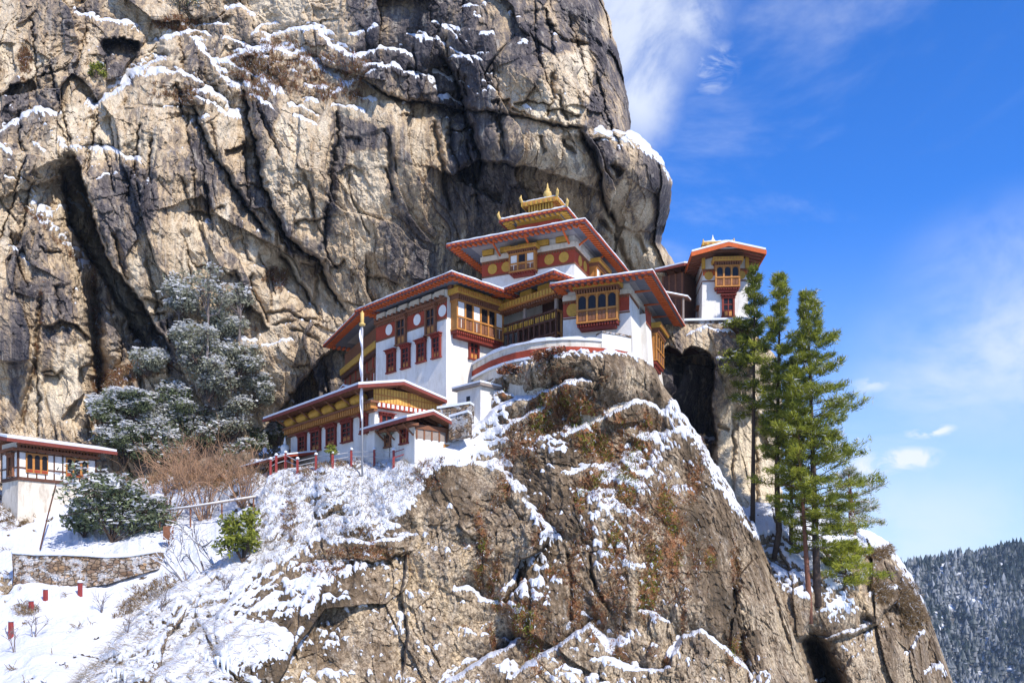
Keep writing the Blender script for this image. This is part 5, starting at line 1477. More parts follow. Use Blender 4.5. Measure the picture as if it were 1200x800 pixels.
m = MB(); jb.box(m, -0.1, LJ + 0.1, 0.0, 0.35, zt, zt + 0.16); ja.box(m, -0.1, LI, 0.0, 0.352, zt + .002, zt + 0.157); dentils(jb, m, -0.1, LJ, 0, 0.28, zt + 0.163, zt + 0.33, 0.22); jb.box(m, -0.1, LJ + 0.1, 0, 0.45, zt + 0.333, zt + 0.45); m.build('cornice', M['brown'], t)
gable_roof(t, fj, -0.9, LI + 4, -0.9, LJ + 1.0, 0, 0, axis='u') if False else None
gable_roof(t, fj, -1.0, LJ + 1.0, -0.9, LI + 1.6, fj.z(511, -0.9, -1.0) - 0.2, 0.5, 0.1, 0.14, 'fascia', 0.22, 'v')

# ------------------------------------------------------------------ plants
class Surf:
    """where a built surface lies in the world, looked up near a direction"""
    def __init__(self, V): self.p = V.reshape(-1, 3); self.px = CX + F * self.p[:, 0] / self.p[:, 1]; self.py = HY - F * self.p[:, 2] / self.p[:, 1]

    def at(self, px, py):
        d = (self.px - px) ** 2 + (self.py - py) ** 2
        i = np.nonzero(d < d.min() + 3)[0]
        return Vector(self.p[i[np.argmin(self.p[i, 1])]].tolist())


S_CLIFF, S_DOME, S_GROUND, S_PILLAR, S_SPUR = (Surf(v) for v in (CLIFF_V, DOME_V, GROUND_V, PILLAR_V, SPUR_V))


def leaf_material(name, dark, light, snowy=True):
    k = NT(name); v = k.attr('tone')
    c = k.ramp(v, [(0.0, dark), (1.0, light)])
    if snowy: c = k.mix(k.attr('snow'), c, (0.74, 0.75, 0.77))
    k.color(c); k.b.inputs['Roughness'].default_value = 0.6
    tr = k.n('ShaderNodeBsdfTranslucent'); k.put(tr.inputs['Color'], c); ms = k.n('ShaderNodeMixShader'); ms.inputs[0].default_value = 0.4
    k.l(k.b.outputs[0], ms.inputs[1]); k.l(tr.outputs[0], ms.inputs[2]); k.l(ms.outputs[0], k.out.inputs[0])
    return k.m


M_PINE = leaf_material('pine_needles', (0.055, 0.085, 0.016), (0.44, 0.45, 0.055))
M_EVER = leaf_material('evergreen_leaves', (0.060, 0.080, 0.042), (0.25, 0.285, 0.15))
M_GREY = leaf_material('grey_green_leaves', (0.17, 0.18, 0.13), (0.42, 0.42, 0.31))
M_LIME = leaf_material('yellow_green_leaves', (0.10, 0.125, 0.02), (0.42, 0.43, 0.07))
M_DRY = leaf_material('dry_grass_blades', (0.13, 0.08, 0.04), (0.42, 0.30, 0.16))
M_RED = leaf_material('red_brown_plants', (0.15, 0.048, 0.028), (0.40, 0.19, 0.09))
M_BARK = paint('bark', (0.085, 0.058, 0.045), 0.4, 0.95, 5.0, None, 0.8)
M_BARK_RED = paint('reddish_bark', (0.19, 0.085, 0.055), 0.4, 0.95, 5.0, None, 0.8)
M_TWIG = paint('bare_twigs', (0.30, 0.18, 0.11), 0.35, 0.9, 3.0)
M_TWIG_GREY = paint('grey_twigs', (0.17, 0.14, 0.13), 0.35, 0.9, 3.0)


def np_child(name, verts, faces, mat, attrs, parent):
    off = np.array(parent.location) if parent is not None else np.zeros(3)
    o = np_mesh(name, verts - off, faces, mat, attrs)
    if parent is not None: o.parent = parent
    return o


def norm(a): return a / (np.linalg.norm(a, axis=1, keepdims=True) + 1e-9)


def leaf_quads(C, D, W, L, wd):
    """diamond leaves: centres, long axis, side axis, length, width"""
    L = np.asarray(L)[:, None]; wd = np.asarray(wd)[:, None]
    V = np.stack([C - D * L * .5, C + W * wd * .5 - D * L * .05, C + D * L * .5, C - W * wd * .5 - D * L * .05], 1).reshape(-1, 3)
    return V, np.arange(len(V)).reshape(-1, 4)


def sticks(segs, n=4):
    """thin tapered twigs from (a, b, ra, rb) rows"""
    A = np.array([s[0] for s in segs]); B = np.array([s[1] for s in segs]); ra = np.array([s[2] for s in segs]); rb = np.array([s[3] for s in segs])
    D = norm(B - A); X = norm(np.cross(D, np.array([0.2, 0.31, 0.93]))); Y = np.cross(D, X)
    V = []
    for P_, r in ((A, ra), (B, rb)):
        for k in range(n):
            a = 2 * math.pi * k / n; V.append(P_ + (X * math.cos(a) + Y * math.sin(a)) * r[:, None])
    V = np.stack(V, 1).reshape(-1, 3)
    b = np.arange(len(segs))[:, None] * 2 * n
    Fc = np.concatenate([b + np.array([[k, (k + 1) % n, n + (k + 1) % n, n + k]]) for k in range(n)], 0)
    return V, Fc


def shrub(base, w, h, seed, mat, label, name='evergreen_shrub', cat='shrub', group=None, n=1500, snow=0.35, size=0.26, lobes=9, stem=M_BARK, airy=1.0):
    g = np.random.default_rng(seed); t = thing(name, base, label, cat, group); b = np.array(base)
    segs = []; C = []; S = []
    for i in range(lobes):
        c = b + np.array([g.uniform(-.5, .5) * w * .8, g.uniform(-.35, .35) * w * .7, h * (0.25 + 0.6 * (i + g.uniform(0, .8)) / lobes)])
        c[0] = b[0] + (c[0] - b[0]) * (1.0 - 0.55 * max(0, (c[2] - b[2]) / h - 0.4))
        r = np.array([w * g.uniform(.16, .30), w * g.uniform(.16, .28), min(h, w) * g.uniform(.12, .22)])
        mid = b + (c - b) * 0.5 + g.normal(0, .06 * w, 3)
        segs += [(b + g.normal(0, .04, 3), mid, .05, .035), (mid, c, .035, .015)]
        k = int(n / lobes * g.uniform(.6, 1.4))
        d = norm(g.normal(size=(k, 3))); rad = g.uniform(.30, 1.45, (k, 1)) ** 0.8
        q = c + d * rad * r * airy
        for j in range(0, k, 9): segs.append((c + (q[j] - c) * .15, q[j], .016, .005))
        C.append(q); S.append(d[:, 2])
    C = np.concatenate(C); U = np.concatenate(S); m = len(C)
    D = norm(g.normal(size=(m, 3)) + np.array([0, 0, -0.2])); W = norm(np.cross(D, norm(g.normal(size=(m, 3)))))
    patch = fbm(C[:, 0] * 1.3, C[:, 1] * 1.3, C[:, 2] * 1.3, 3, seed)
    sn = (g.uniform(size=m) < np.clip(snow * (0.30 + 1.1 * U) + patch * 1.6, 0, .95)).astype(float)
    flat = sn > .5
    W[flat] = norm(W[flat] * np.array([1, 1, .25])); D[flat] = norm(D[flat] * np.array([1, 1, .25]))
    L = size * g.uniform(.6, 1.5, m) * np.where(flat, 1.25, 1); wd = L * np.where(flat, .75, .42)
    V, Fc = leaf_quads(C, D, W, L, wd)
    np_child('foliage', V, Fc, mat, {'tone': np.repeat(np.clip(g.normal(.45, .28, m), 0, 1), 4), 'snow': np.repeat(sn, 4)}, t)
    V, Fc = sticks(segs); np_child('stem', V, Fc, stem, None, t)
    return t


def bare(base, w, h, seed, label, name='bare_shrub', cat='shrub', group=None, n=60, mat=M_TWIG, thick=0.035, snow=False, lean=(0, 0), spread=1.0):
    g = np.random.default_rng(seed); t = thing(name, base, label, cat, group); b = np.array(base); segs = []; tops = []
    def grow(p, d, l, r, depth):
        k = 3
        for i in range(k):
            d2 = d + g.normal(0, .16, 3); d2 /= np.linalg.norm(d2); e = p + d2 * l / k
            segs.append((p, e, r * (1 - .25 * i / k), r * (1 - .25 * (i + 1) / k)))
            if snow and abs(d2[2]) < .93: tops.append((p, e, r))
            if depth > 0 and (i > 0 or depth < 2):
                for _ in range(g.integers(1, 3)):
                    d3 = d2 + g.normal(0, .55, 3) * spread; d3[2] += .12; grow(e, d3 / np.linalg.norm(d3), l * g.uniform(.45, .7), r * .55, depth - 1)
            p, d = e, d2
    for i in range(n):
        a = g.uniform(0, 2 * math.pi); s = g.uniform(.15, .8)
        d = np.array([math.cos(a) * s * w / h + lean[0], math.sin(a) * s * .7 * w / h + lean[1], 1.0]); d /= np.linalg.norm(d)
        o = b + np.array([math.cos(a), math.sin(a) * .6, 0]) * g.uniform(0, .12) * w
        grow(o, d, h * g.uniform(.5, .95) * .72, thick * g.uniform(.7, 1.2), 2)
    V, Fc = sticks(segs, 3); np_child('branch_mass', V, Fc, mat, None, t)
    if tops:
        q = [(p + np.array([0, 0, r * .9]), e + np.array([0, 0, r * .8]), max(.018, r * .9), max(.012, r * .7)) for p, e, r in tops]
        V, Fc = sticks(q, 4); np_child('snow_cover', V, Fc, M['snow'], None, t)
    return t


def pine(base, h, seed, label, lean=(0, 0), reach=(3.6, 3.6), start=.22, n=64, snow=.06, trunk=.22, bark=M_BARK, bend=0.0, group='pine trees on the snowy spur', blades=11, tone=.5, taper=.50):
    """blue pine: whorls of drooping limbs with tufts of long needles"""
    g = np.random.default_rng(seed); t = thing('pine_tree', base, label, 'tree', group); b = np.array(base)
    ax = lambda f: b + np.array([lean[0] * f + bend * math.exp(-f * 9) * (1 - math.exp(-f * 40)) - bend * 0.0, lean[1] * f, h * f - .4 * (f == 0)])
    fs = np.linspace(0, 1, 14)
    MB().tube([ax(f) for f in fs], [trunk * (1 - .93 * f) + .012 for f in fs], 9).build('trunk', bark, t, True)
    segs = []; TC = []; TD = []; TS = []
    for i in range(n):
        f = start + (.985 - start) * (i + g.uniform(0, .9)) / n
        az = i * 2.39996 + g.normal(0, .35)
        prof = (1 - (f - start) / (1 - start)) ** .8 * taper + .05 + .30 * math.exp(-((f - start) / (1 - start) - .35) ** 2 / .09)
        rx = reach[1] if math.cos(az) > 0 else reach[0]
        L = max(.22, prof * (abs(math.cos(az)) * rx + abs(math.sin(az)) * min(reach)) * g.uniform(.4, 1.25))
        d = np.array([math.cos(az), math.sin(az), g.uniform(.05, .35) * (1 - f) + .55 * f])
        d /= np.linalg.norm(d); p = ax(f); r = .05 * (1 - f) + .012; k = 6; path = [p]
        for j in range(k):
            d2 = d + np.array([0, 0, -.10 + .10 * j / k * 1.6]) * (1.2 - f) + g.normal(0, .06, 3); d2 /= np.linalg.norm(d2)
            e = p + d2 * L / k; segs.append((p, e, r * (1 - .8 * j / k), r * (1 - .8 * (j + 1) / k))); p, d = e, d2; path.append(p)
            if j >= 1:
                m = 4 if L > 1.2 else 3
                for s in range(m):
                    side = np.cross(d2, [0, 0, 1.0]); side /= np.linalg.norm(side) + 1e-9
                    q = d2 * g.uniform(.35, .9) + side * g.choice([-1, 1]) * g.uniform(.35, .95) + np.array([0, 0, g.uniform(-.12, .3)]); q /= np.linalg.norm(q)
                    l = L * .28 * g.uniform(.45, 1.1) * (1 - .45 * j / k) + .12
                    e2 = p + q * l; segs.append((p, e2, .012, .005)); TC += [e2, p + q * l * .55]; TD += [q, q]; TS += [f, f]
        TC.append(p); TD.append(d); TS.append(f)
    TC = np.array(TC); TD = np.array(TD); m = len(TC)
    ti = np.repeat(np.arange(m), blades); N = len(ti)
    C = TC[ti] + g.normal(0, .10, (N, 3)); D = norm(TD[ti] * .75 + g.normal(0, .62, (N, 3)) + np.array([0, 0, .28]))
    W = norm(np.cross(D, norm(g.normal(size=(N, 3))))); L = g.uniform(.18, .36, N); wd = g.uniform(.016, .034, N)
    V = np.stack([C - W * wd[:, None], C + W * wd[:, None], C + D * L[:, None]], 1).reshape(-1, 3)
    tuft = np.clip(g.normal(tone, .30, m), 0, 1); tv = np.clip(tuft[ti] + g.normal(0, .08, N), 0, 1)
    sn = ((g.uniform(size=m) < snow * 2)[ti] & (g.uniform(size=N) < .5)).astype(float)
    np_child('crown', V, np.arange(len(V)).reshape(-1, 3), M_PINE, {'tone': np.repeat(tv, 3), 'snow': np.repeat(sn, 3)}, t)
    V, Fc = sticks(segs, 4); np_child('limb_mass', V, Fc, bark, None, t)
    return t


# the pines on the spur
def on(surf, px, py): return surf.at(px, py)
def tall(p, py): return (HY - py) * p.y / F - p.z
p = on(S_SPUR, 959, 702); pine(p, tall(p, 338), 1, 'tallest green pine on the spur, its long limbs reaching out to the sky side', (-.55, .3), (2.3, 4.1), .16, 112, .05, .24, blades=12, taper=.66)
p = on(S_SPUR, 951, 724); pine(p, tall(p, 430), 2, 'pine with the reddish bare lower trunk standing right in front of the tallest pine', (-.9, .3), (2.4, 2.2), .36, 50, .03, .17, M_BARK_RED, tone=.55)
p = on(S_SPUR, 907, 646); pine(p, tall(p, 318), 3, 'tall pine with a curved trunk base growing beside the rock pillar', (.45, .2), (2.0, 2.3), .36, 54, .03, .20, M_BARK, .55, tone=.5)
p = on(S_SPUR, 883, 612); pine(p, tall(p, 312), 4, 'dark slim pine closest to the small tower temple', (.2, .2), (2.2, 1.5), .40, 42, .05, .16, tone=.32)
p = on(S_SPUR, 928, 636); pine(p, tall(p, 420), 8, 'slender pine between the curved trunk pine and the tallest pine', (.1, .2), (2.2, 2.0), .34, 32, .05, .13, tone=.4)
p = on(S_SPUR, 1000, 622); pine(p, tall(p, 548), 5, 'short broken pine with snowy limbs at the edge of the spur', (-.2, .2), (2.2, 1.6), .12, 22, .45, .26, M_BARK_RED, tone=.3, taper=.9, blades=9)
p = on(S_SPUR, 990, 690); pine(p, tall(p, 636), 6, 'small bright green pine sapling low on the snowy spur', (.3, 0), (2.4, 1.6), .1, 22, .05, .07, tone=.75, taper=.9)

# snow laden evergreens in the gully behind the lower house
_g = 'snow covered evergreens in the gully'
for i, (px, py, w, h, mt, s, nm) in enumerate([
        (150, 540, 62, 60, M_EVER, .55, 'dark evergreen shrub thick with snow beside the guard hut roof'), (196, 548, 66, 70, M_EVER, .60, 'dark snowy shrub at the middle of the gully floor'),
        (235, 535, 60, 76, M_EVER, .55, 'snowy evergreen shrub in the gully beneath the orange leafed branch'), (275, 520, 54, 80, M_GREY, .40, 'grey green snowy shrub close to the dark hollow by the lower house'),
        (302, 478, 40, 56, M_GREY, .40, 'grey snowy bush at the edge of the dark rock hollow'), (250, 470, 60, 64, M_GREY, .45, 'broad frosted bush halfway up the gully'),
        (205, 490, 56, 56, M_EVER, .55, 'rounded snowy bush against the tan rock wall'), (165, 490, 50, 44, M_EVER, .6, 'low snowy bush below the red brown grass'),
        (286, 440, 46, 50, M_GREY, .30, 'thin grey bush on the snowy shelf of the cliff'), (236, 425, 52, 56, M_GREY, .30, 'sparse frosted bush high in the gully'),
        (305, 535, 30, 50, M_EVER, .35, 'small dark shrub next to the gate shelter'), (330, 520, 26, 40, M_EVER, .3, 'dark shrub in the shade at the end of the lower house'),
        (180, 440, 40, 40, M_GREY, .3, 'small frosted bush under the black gully'), (268, 400, 50, 44, M_GREY, .25, 'loose grey bush at the left end of the snowy rock shelf'), (220, 370, 44, 44, M_GREY, .25, 'airy grey bush on the tan slab above the gully'), (130, 500, 44, 50, M_EVER, .5, 'snowy shrub in front of the dark cleft behind the guard hut'), (190, 520, 50, 60, M_GREY, .5, 'pale frosted shrub among the darker snowy ones'), (285, 545, 44, 40, M_EVER, .4, 'low dark shrub above the gate shelter roof')]):
    p = on(S_CLIFF, px, py) + Vector((0, -1.0, -0.3)); k = p.y / F
    shrub(p, w * k, h * k * .86, 100 + i, mt, nm, 'evergreen_shrub', 'shrub', _g, 4200, s + .30, .22, 13)
for i, (px, py, w, h, nm) in enumerate([(215, 415, 46, 100, 'thin frosted tree on the cliff ledge, left one of the pair'), (248, 420, 50, 112, 'thin frosted tree on the cliff ledge, right one of the pair'), (286, 400, 36, 70, 'small dark leafed tree on the rock shelf above the snowy bushes')]):
    p = on(S_CLIFF, px, py) + Vector((0, -0.8, -0.2)); k = p.y / F
    b = np.array(p)
    t = shrub(p + Vector((0, 0, h * k * .45)), w * k, h * k * .55, 140 + i, M_GREY, nm, 'frosted_tree', 'tree', 'frosted trees on the cliff', 750, .30, .24, 8, M_TWIG_GREY)
    V, Fc = sticks([(b, b + np.array([.1, 0, h * k * .5]), .10, .07), (b + np.array([.1, 0, h * k * .5]), b + np.array([.0, 0, h * k * .9]), .07, .02)], 7); np_child('trunk', V, Fc, M_TWIG_GREY, None, t)
p = on(S_GROUND, 132, 634); k = p.y / F
shrub(p, 105 * k, 86 * k, 160, M_EVER, 'large green bush loaded with snow on the terrace below the guard hut', 'evergreen_bush', 'bush', None, 4200, .42, .30, 15)
p = on(S_GROUND, 98, 628); k = p.y / F
shrub(p, 50 * k, 50 * k, 161, M_EVER, 'smaller leafy bush leaning on the plaster base of the guard hut', 'evergreen_bush', 'bush', None, 1600, .35, .28, 8)
p = on(S_DOME, 286, 652) + Vector((0, -.3, -.2)); k = p.y / F
shrub(p, 52 * k, 62 * k, 162, M_LIME, 'bright yellow green bush at the left flank of the outcrop', 'leafy_bush', 'bush', None, 2600, .08, .24, 11)
for i, (px, py, w, h, sf, mt, nm) in enumerate([(215, 12, 40, 22, S_CLIFF, M_EVER, 'green bush at the top edge of the cliff'), (113, 92, 20, 22, S_CLIFF, M_LIME, 'yellow green tuft of a bush high on the cliff'), (640, 420, 36, 16, S_DOME, M_RED, 'brown scrub at the foot of the parapet stripe'), (600, 436, 30, 12, S_DOME, M_RED, 'brown scrub left under the parapet wall'), (862, 388, 44, 13, S_PILLAR, M_LIME, 'mossy green scrub along the ledge of the tower temple'), (866, 432, 40, 26, S_PILLAR, M_PINE, 'dark green bush hanging below the tower temple ledge')]):
    p = on(sf, px, py) + Vector((0, -.25, -.15)); k = p.y / F
    shrub(p, w * k, h * k, 170 + i, mt, nm, 'leafy_bush', 'bush', None, 700, .08, .2, 6)

# bare bushes and saplings
for i, (px, py, w, h, nm) in enumerate([(195, 612, 78, 70, 'brown leafless bush behind the wooden handrail, nearest the big snowy bush'), (240, 606, 84, 84, 'large brown leafless bush in the middle of the slope'), (285, 590, 60, 62, 'brown leafless bush beside the gate shelter'), (215, 570, 70, 50, 'tangle of bare brown twigs under the snowy evergreens')]):
    p = on(S_GROUND, px, py) + Vector((0, -.2, -.15)); k = p.y / F
    bare(p, w * k * 1.1, h * k * 1.3, 200 + i, nm, 'bare_shrub', 'shrub', 'leafless bushes on the slope', 24, M_TWIG, .030)
for i, (px, py, h, ln, nm) in enumerate([(210, 664, 58, -.5, 'bare little tree with snow on its limbs, leftmost of three'), (233, 660, 62, -.35, 'bare little tree with a pale snowy limb, middle one of three'), (252, 655, 56, -.2, 'bare little tree with snow on its limbs, rightmost of three')]):
    p = on(S_DOME, px, py) + Vector((0, -.1, -.1)); k = p.y / F
    bare(p, h * .8 * k, h * k, 220 + i, nm, 'bare_tree', 'tree', 'bare little trees on the slope', 3, M_TWIG_GREY, .055, True, (ln, 0), .9)
for i, (px, py, h, nm) in enumerate([(17, 762, 40, 'thin bare sapling in the snow by the left edge'), (40, 745, 34, 'thin bare sapling uphill of the left edge one'), (300, 640, 30, 'bare twigs sticking up behind the yellow green bush'), (1012, 640, 14, 'dry stalks on the snowy crest of the spur'), (1062, 690, 12, 'dry stalks on the right shoulder of the spur'), (150, 740, 22, 'dry stalks in the snow on the flank of the outcrop, lowest ones'), (190, 716, 24, 'dry stalks in the snow on the flank of the outcrop below the bare trees'), (262, 690, 26, 'twiggy dry plant on the flank right of the bare trees'), (120, 716, 26, 'thin bare sapling on the snow slope below the terrace wall')]):
    sf = S_GROUND if px < 130 else (S_DOME if px < 400 else S_SPUR); p = on(sf, px, py); k = p.y / F
    bare(p, h * .6 * k, h * k, 240 + i, nm, 'bare_sapling', 'sapling', None, 4, M_TWIG_GREY, .022)
for i, (px, py, h, nm) in enumerate([(457, 536, 42, 'slim green sapling in front of the porch house'), (524, 518, 36, 'slim yellow green sapling at the corner of the porch house'), (388, 545, 26, 'thin young shrub in front of the lower house wall')]):
    p = on(S_DOME, px, py); k = p.y / F; b = np.array(p)
    t = shrub(p + Vector((0, 0, h * k * .42)), 17 * k, h * k * .62, 260 + i, M_LIME if i else M_GREY, nm, 'young_tree', 'tree', None, 260, .1, .17, 5)
    V, Fc = sticks([(b, b + np.array([0, 0, h * k * .6]), .04, .03)], 6); np_child('trunk', V, Fc, M_BARK, None, t)


# ------------------------------------------------------------------ dry grass and small red plants on the rocks
def tufts(name, obj, V, n, seed, mat, field, lo, length, label=None, droop=.35, pxr=None, blades=6, wid=.02, bias=(0, 0, 0), not_snow=False):
    g = np.random.default_rng(seed); me = obj.data; P_ = V.reshape(-1, 3)
    a = np.zeros(len(me.vertices), np.float32); me.attributes[field].data.foreach_get('value', a)
    px = CX + F * P_[:, 0] / P_[:, 1]; py = HY - F * P_[:, 2] / P_[:, 1]
    ok = a > lo
    if not_snow:
        s = np.zeros(len(a), np.float32); me.attributes['snow'].data.foreach_get('value', s); ok &= s < .6
    if pxr: ok &= (px > pxr[0]) & (px < pxr[1]) & (py > pxr[2]) & (py < pxr[3])
    ok &= (px > -40) & (px < 1240) & (py > -40) & (py < 840)
    i = np.nonzero(ok)[0]
    if len(i) < 10: return
    i = g.choice(i, min(n, len(i)), replace=False); m = len(i); N = m * blades; ti = np.repeat(i, blades)
    C = P_[ti] + g.normal(0, .07, (N, 3)); D = norm(np.array([0, -.7, .55]) + np.array(bias) + g.normal(0, .5, (N, 3))); L = length * g.uniform(.5, 1.5, N)
    W = norm(np.cross(D, norm(g.normal(size=(N, 3))))) * (wid * g.uniform(.6, 1.4, (N, 1)))
    mid = C + D * L[:, None] * .55; tip = C + D * L[:, None] + np.array([0, 0, -1]) * (L * droop)[:, None]
    Vv = np.stack([C - W, C + W, mid + W * .7, tip, mid - W * .7], 1)
    Fc = np.concatenate([np.arange(N)[:, None] * 5 + np.array([[0, 1, 2, 4]]), np.arange(N)[:, None] * 5 + np.array([[4, 2, 3, 3]])], 0)
    tone = np.repeat(np.clip(g.normal(.45, .28, N), 0, 1), 5)
    v2 = Vv.reshape(-1, 3)
    q = Fc[:N]; tr = Fc[N:, :3]
    tri = np.concatenate([q[:, [0, 1, 2]], q[:, [0, 2, 3]], tr], 0)
    o = np_mesh(name, v2, tri, mat, {'tone': tone, 'snow': np.repeat((g.uniform(size=N) < .06).astype(float), 5)}); o['kind'] = 'stuff'
    return o


tufts('dry_grass', cliff_obj, CLIFF_V, 2600, 1, M_DRY, 'rust', .26, .34)
tufts('red_plants', cliff_obj, CLIFF_V, 2200, 2, M_RED, 'rust', .26, .26)
tufts('red_plants', dome_obj, DOME_V, 3200, 3, M_RED, 'rust', .08, .17)
tufts('dry_grass', dome_obj, DOME_V, 2600, 4, M_DRY, 'rust', .10, .28)
M_STRAW = leaf_material('pale_straw', (0.24, 0.19, 0.14), (0.55, 0.47, 0.36))
tufts('dry_grass', dome_obj, DOME_V, 750, 5, M_STRAW, 'snow', .2, .60, None, .7, (90, 330, 640, 830), 4, .010, (-.9, -.2, -.35))
tufts('dry_grass', dome_obj, DOME_V, 1500, 6, M_STRAW, 'snow', .3, .30, None, .5, (300, 620, 540, 660), 5, .014)
tufts('dry_grass', ground_obj, GROUND_V, 1500, 7, M_DRY, 'rust', .05, .4, None, .5, None, 6, .016)
tufts('dry_grass', spur_obj, SPUR_V, 2600, 8, M_DRY, 'rust', .2, .34)
tufts('green_moss_plants', dome_obj, DOME_V, 1500, 9, M_LIME, 'rust', .5, .16)

# ------------------------------------------------------------------ small things
# red posts and rails along the edge of the terrace
t = thing('terrace_fence', S_DOME.at(390, 548), 'red fence posts with snowy caps and thin rails along the terrace edge', 'fence')
posts = []
for px, top, bot in ((316, 535, 552), (321.5, 530, 549), (334.5, 529, 547), (349, 537, 552), (369, 533, 549), (390, 531, 546), (412, 528, 543), (438, 526, 543), (460.5, 527, 546), (490, 517, 533), (496, 516, 533)):
    p = S_DOME.at(px, bot); k = p.y / F; h = (bot - top) * k; posts.append((p, h)); m = MB()
    c = lambda r, z: [p + Vector((r * math.cos(a), r * math.sin(a), z)) for a in [math.pi / 4 + math.pi / 2 * j for j in range(4)]]
    m.loops([c(.085, -.5), c(.085, h), c(.06, h + .03)]); o = m.build('post', M['post_red'], t)
    MB().lathe(p + Vector((0, 0, h + .03)), [(.10, 0), (.115, .05), (.08, .12), (.03, .15)], 8).build('snow_cap', M['snow'], o, True)
for (p, h), (q, h2) in zip(posts, posts[1:]):
    for f in (.55, .9):
        MB().tube([p + Vector((0, 0, h * f)), q + Vector((0, 0, h2 * f))], .025, 5).build('rail', M['post_red' if p.x > -7.5 else 'steel'], t)

# flag pole
p = Vector(P(424.5, 548, 47.6)); top = P(424.5, 366, 47.6).z
t = thing('flag_pole', p, 'tall flag pole with narrow white banner and gilded top in front of the lower house', 'flagpole')
MB().tube([p - Vector((0, 0, .6)), Vector((p.x, p.y, top - .4))], [.055, .045], 8).build('pole', M['steel'], t, True)
MB().lathe(Vector((p.x, p.y, top - .75)), [(.05, 0), (.17, .02), (.18, .12), (.09, .16), (.10, .2), (.105, .72), (.05, .76), (.02, .85)], 12).build('finial', M['gilt'], t, True)
m = MB(); zt, zb = top - .8, p.z + 2.6; n = 26
rows = [[Vector((p.x + .04 - .15 * a - .05 * math.sin(i * .7) * a, p.y - .02 + .10 * math.sin(i * .9 + a * 2), zt + (zb - zt) * i / n)) for a in (0, .35, .7, 1)] for i in range(n + 1)]
v = []; f = []
for r in rows:
    v += r
for i in range(n):
    for j in range(3): f.append((i * 4 + j, i * 4 + j + 1, i * 4 + j + 5, i * 4 + j + 4))
m.v = [tuple(q) for q in v]; m.f = f; o = m.build('banner', M['cloth'], t, True)
md = o.modifiers.new('thickness', 'SOLIDIFY'); md.thickness = .012

# white ornament behind the gate shelter
p = P(334, 531, 55.5); t = MB().lathe(p, [(.34, -.5), (.34, 0), (.24, .04), (.26, .2), (.30, .36), (.22, .52), (.09, .58), (.11, .66), (.06, .9), (.01, 1.1)], 12).build('small_stupa', M['white'], None, True)
tag(t, 'small white stupa in the shade at the left end of the lower house', 'stupa')

# dry stone terrace on the left
t = thing('stone_terrace_wall', P(100, 670, 50), 'dry stone terrace wall dusted with snow above the red path posts', 'wall')
pts = [(14, 648, 692, 47.3), (40, 650, 691, 47.4), (70, 650, 688, 47.5), (100, 651, 682, 47.8), (125, 653, 678, 48.0), (150, 652, 670, 48.4), (186, 646, 660, 49.2)]
rings = []; caps = []; rr = random.Random(8); fine = []
for i in range(len(pts) - 1):
    for k in range(8):
        f = k / 8; fine.append([a + (b - a) * f for a, b in zip(pts[i], pts[i + 1])])
fine.append(list(pts[-1])); m = MB(); c = MB()
for px, a, b, y in fine:
    q0 = P(px, b + 6, y - .35); q1 = P(px, a, y); j = rr.uniform(-.06, .06)
    rings.append([q0 + Vector((0, j, 0)), q1.lerp(q0, .5) + Vector((0, rr.uniform(-.1, .1), 0)), q1 + Vector((0, j, rr.uniform(-.08, .05))), q1 + Vector((0, .9, 0)), q0 + Vector((0, 1.3, 0))])
    e = rr.uniform(-.03, .06); caps.append([q1 + Vector((0, -.10, -.02)), q1 + Vector((0, -.06, .14 + e)), q1 + Vector((0, .5, .2 + e)), q1 + Vector((0, 1.6, .05)), q1 + Vector((0, 1.6, -.2))])
m.loops(rings).build('wall', M['stone'], t); c.loops(caps).build('snow_cap', M['snow'], t, True)
for px, top, bot, nm in ((54, 690, 702, 'red path post with a snow cap below the terrace wall, left one'), (94, 682, 697, 'red path post with a snow cap below the terrace wall, right one'), (37, 703, 714, 'short red post beside the snowy green clump on the path'), (12, 727, 745, 'red post at the lower left edge of the path')):
    p = S_GROUND.at(px, bot); h = (bot - top) * p.y / F; t = thing('path_post', p, nm, 'post', 'red posts along the path')
    m = MB(); q = lambda r, z: [p + Vector((r * math.cos(a), r * math.sin(a), z)) for a in [.5 + math.pi / 2 * j for j in range(4)]]
    m.loops([q(.12, -.4), q(.12, h), q(.08, h + .03)]).build('shaft', M['post_red'], t); MB().lathe(p + Vector((0, 0, h + .02)), [(.13, 0), (.15, .06), (.10, .13), (.03, .17)], 8).build('snow_cap', M['snow'], t, True)
# handrail and sign board on the slope
a, b = P(148, 603, 53.5), P(300, 582, 52.0)
t = thing('handrail', a, 'long wooden handrail with snow along the path under the leafless bushes', 'handrail')
MB().tube([a, a.lerp(b, .5) + Vector((0, 0, -.08)), b], .06, 6).build('rail', M['grey_wood'], t, True)
MB().tube([a + Vector((0, 0, .06)), a.lerp(b, .5) + Vector((0, 0, -.02)), b + Vector((0, 0, .06))], .05, 6).build('snow_cover', M['snow'], t, True)
for q in (.02, .26, .5, .74, .98):
    c = a.lerp(b, q); MB().tube([c + Vector((0, .05, .02)), c + Vector((0, .05, -1.3))], .05, 6).build('post', M['brown'], t)
p = P(197, 626, 50.5); t = thing('sign_post', p, 'plain red brown board on a post behind the bare little trees', 'sign')
m = MB(); m.quadbox([p + Vector(q) for q in ((-.3, 0, -.3), (.3, 0, -.3), (.3, .08, -.3), (-.3, .08, -.3), (-.3, 0, .5), (.3, 0, .5), (.3, .08, .5), (-.3, .08, .5))]); m.build('board', M['brown'], t)
MB().tube([p + Vector((0, .1, .4)), p + Vector((0, .1, -1.8))], .05, 6).build('post', M['wood'], t)
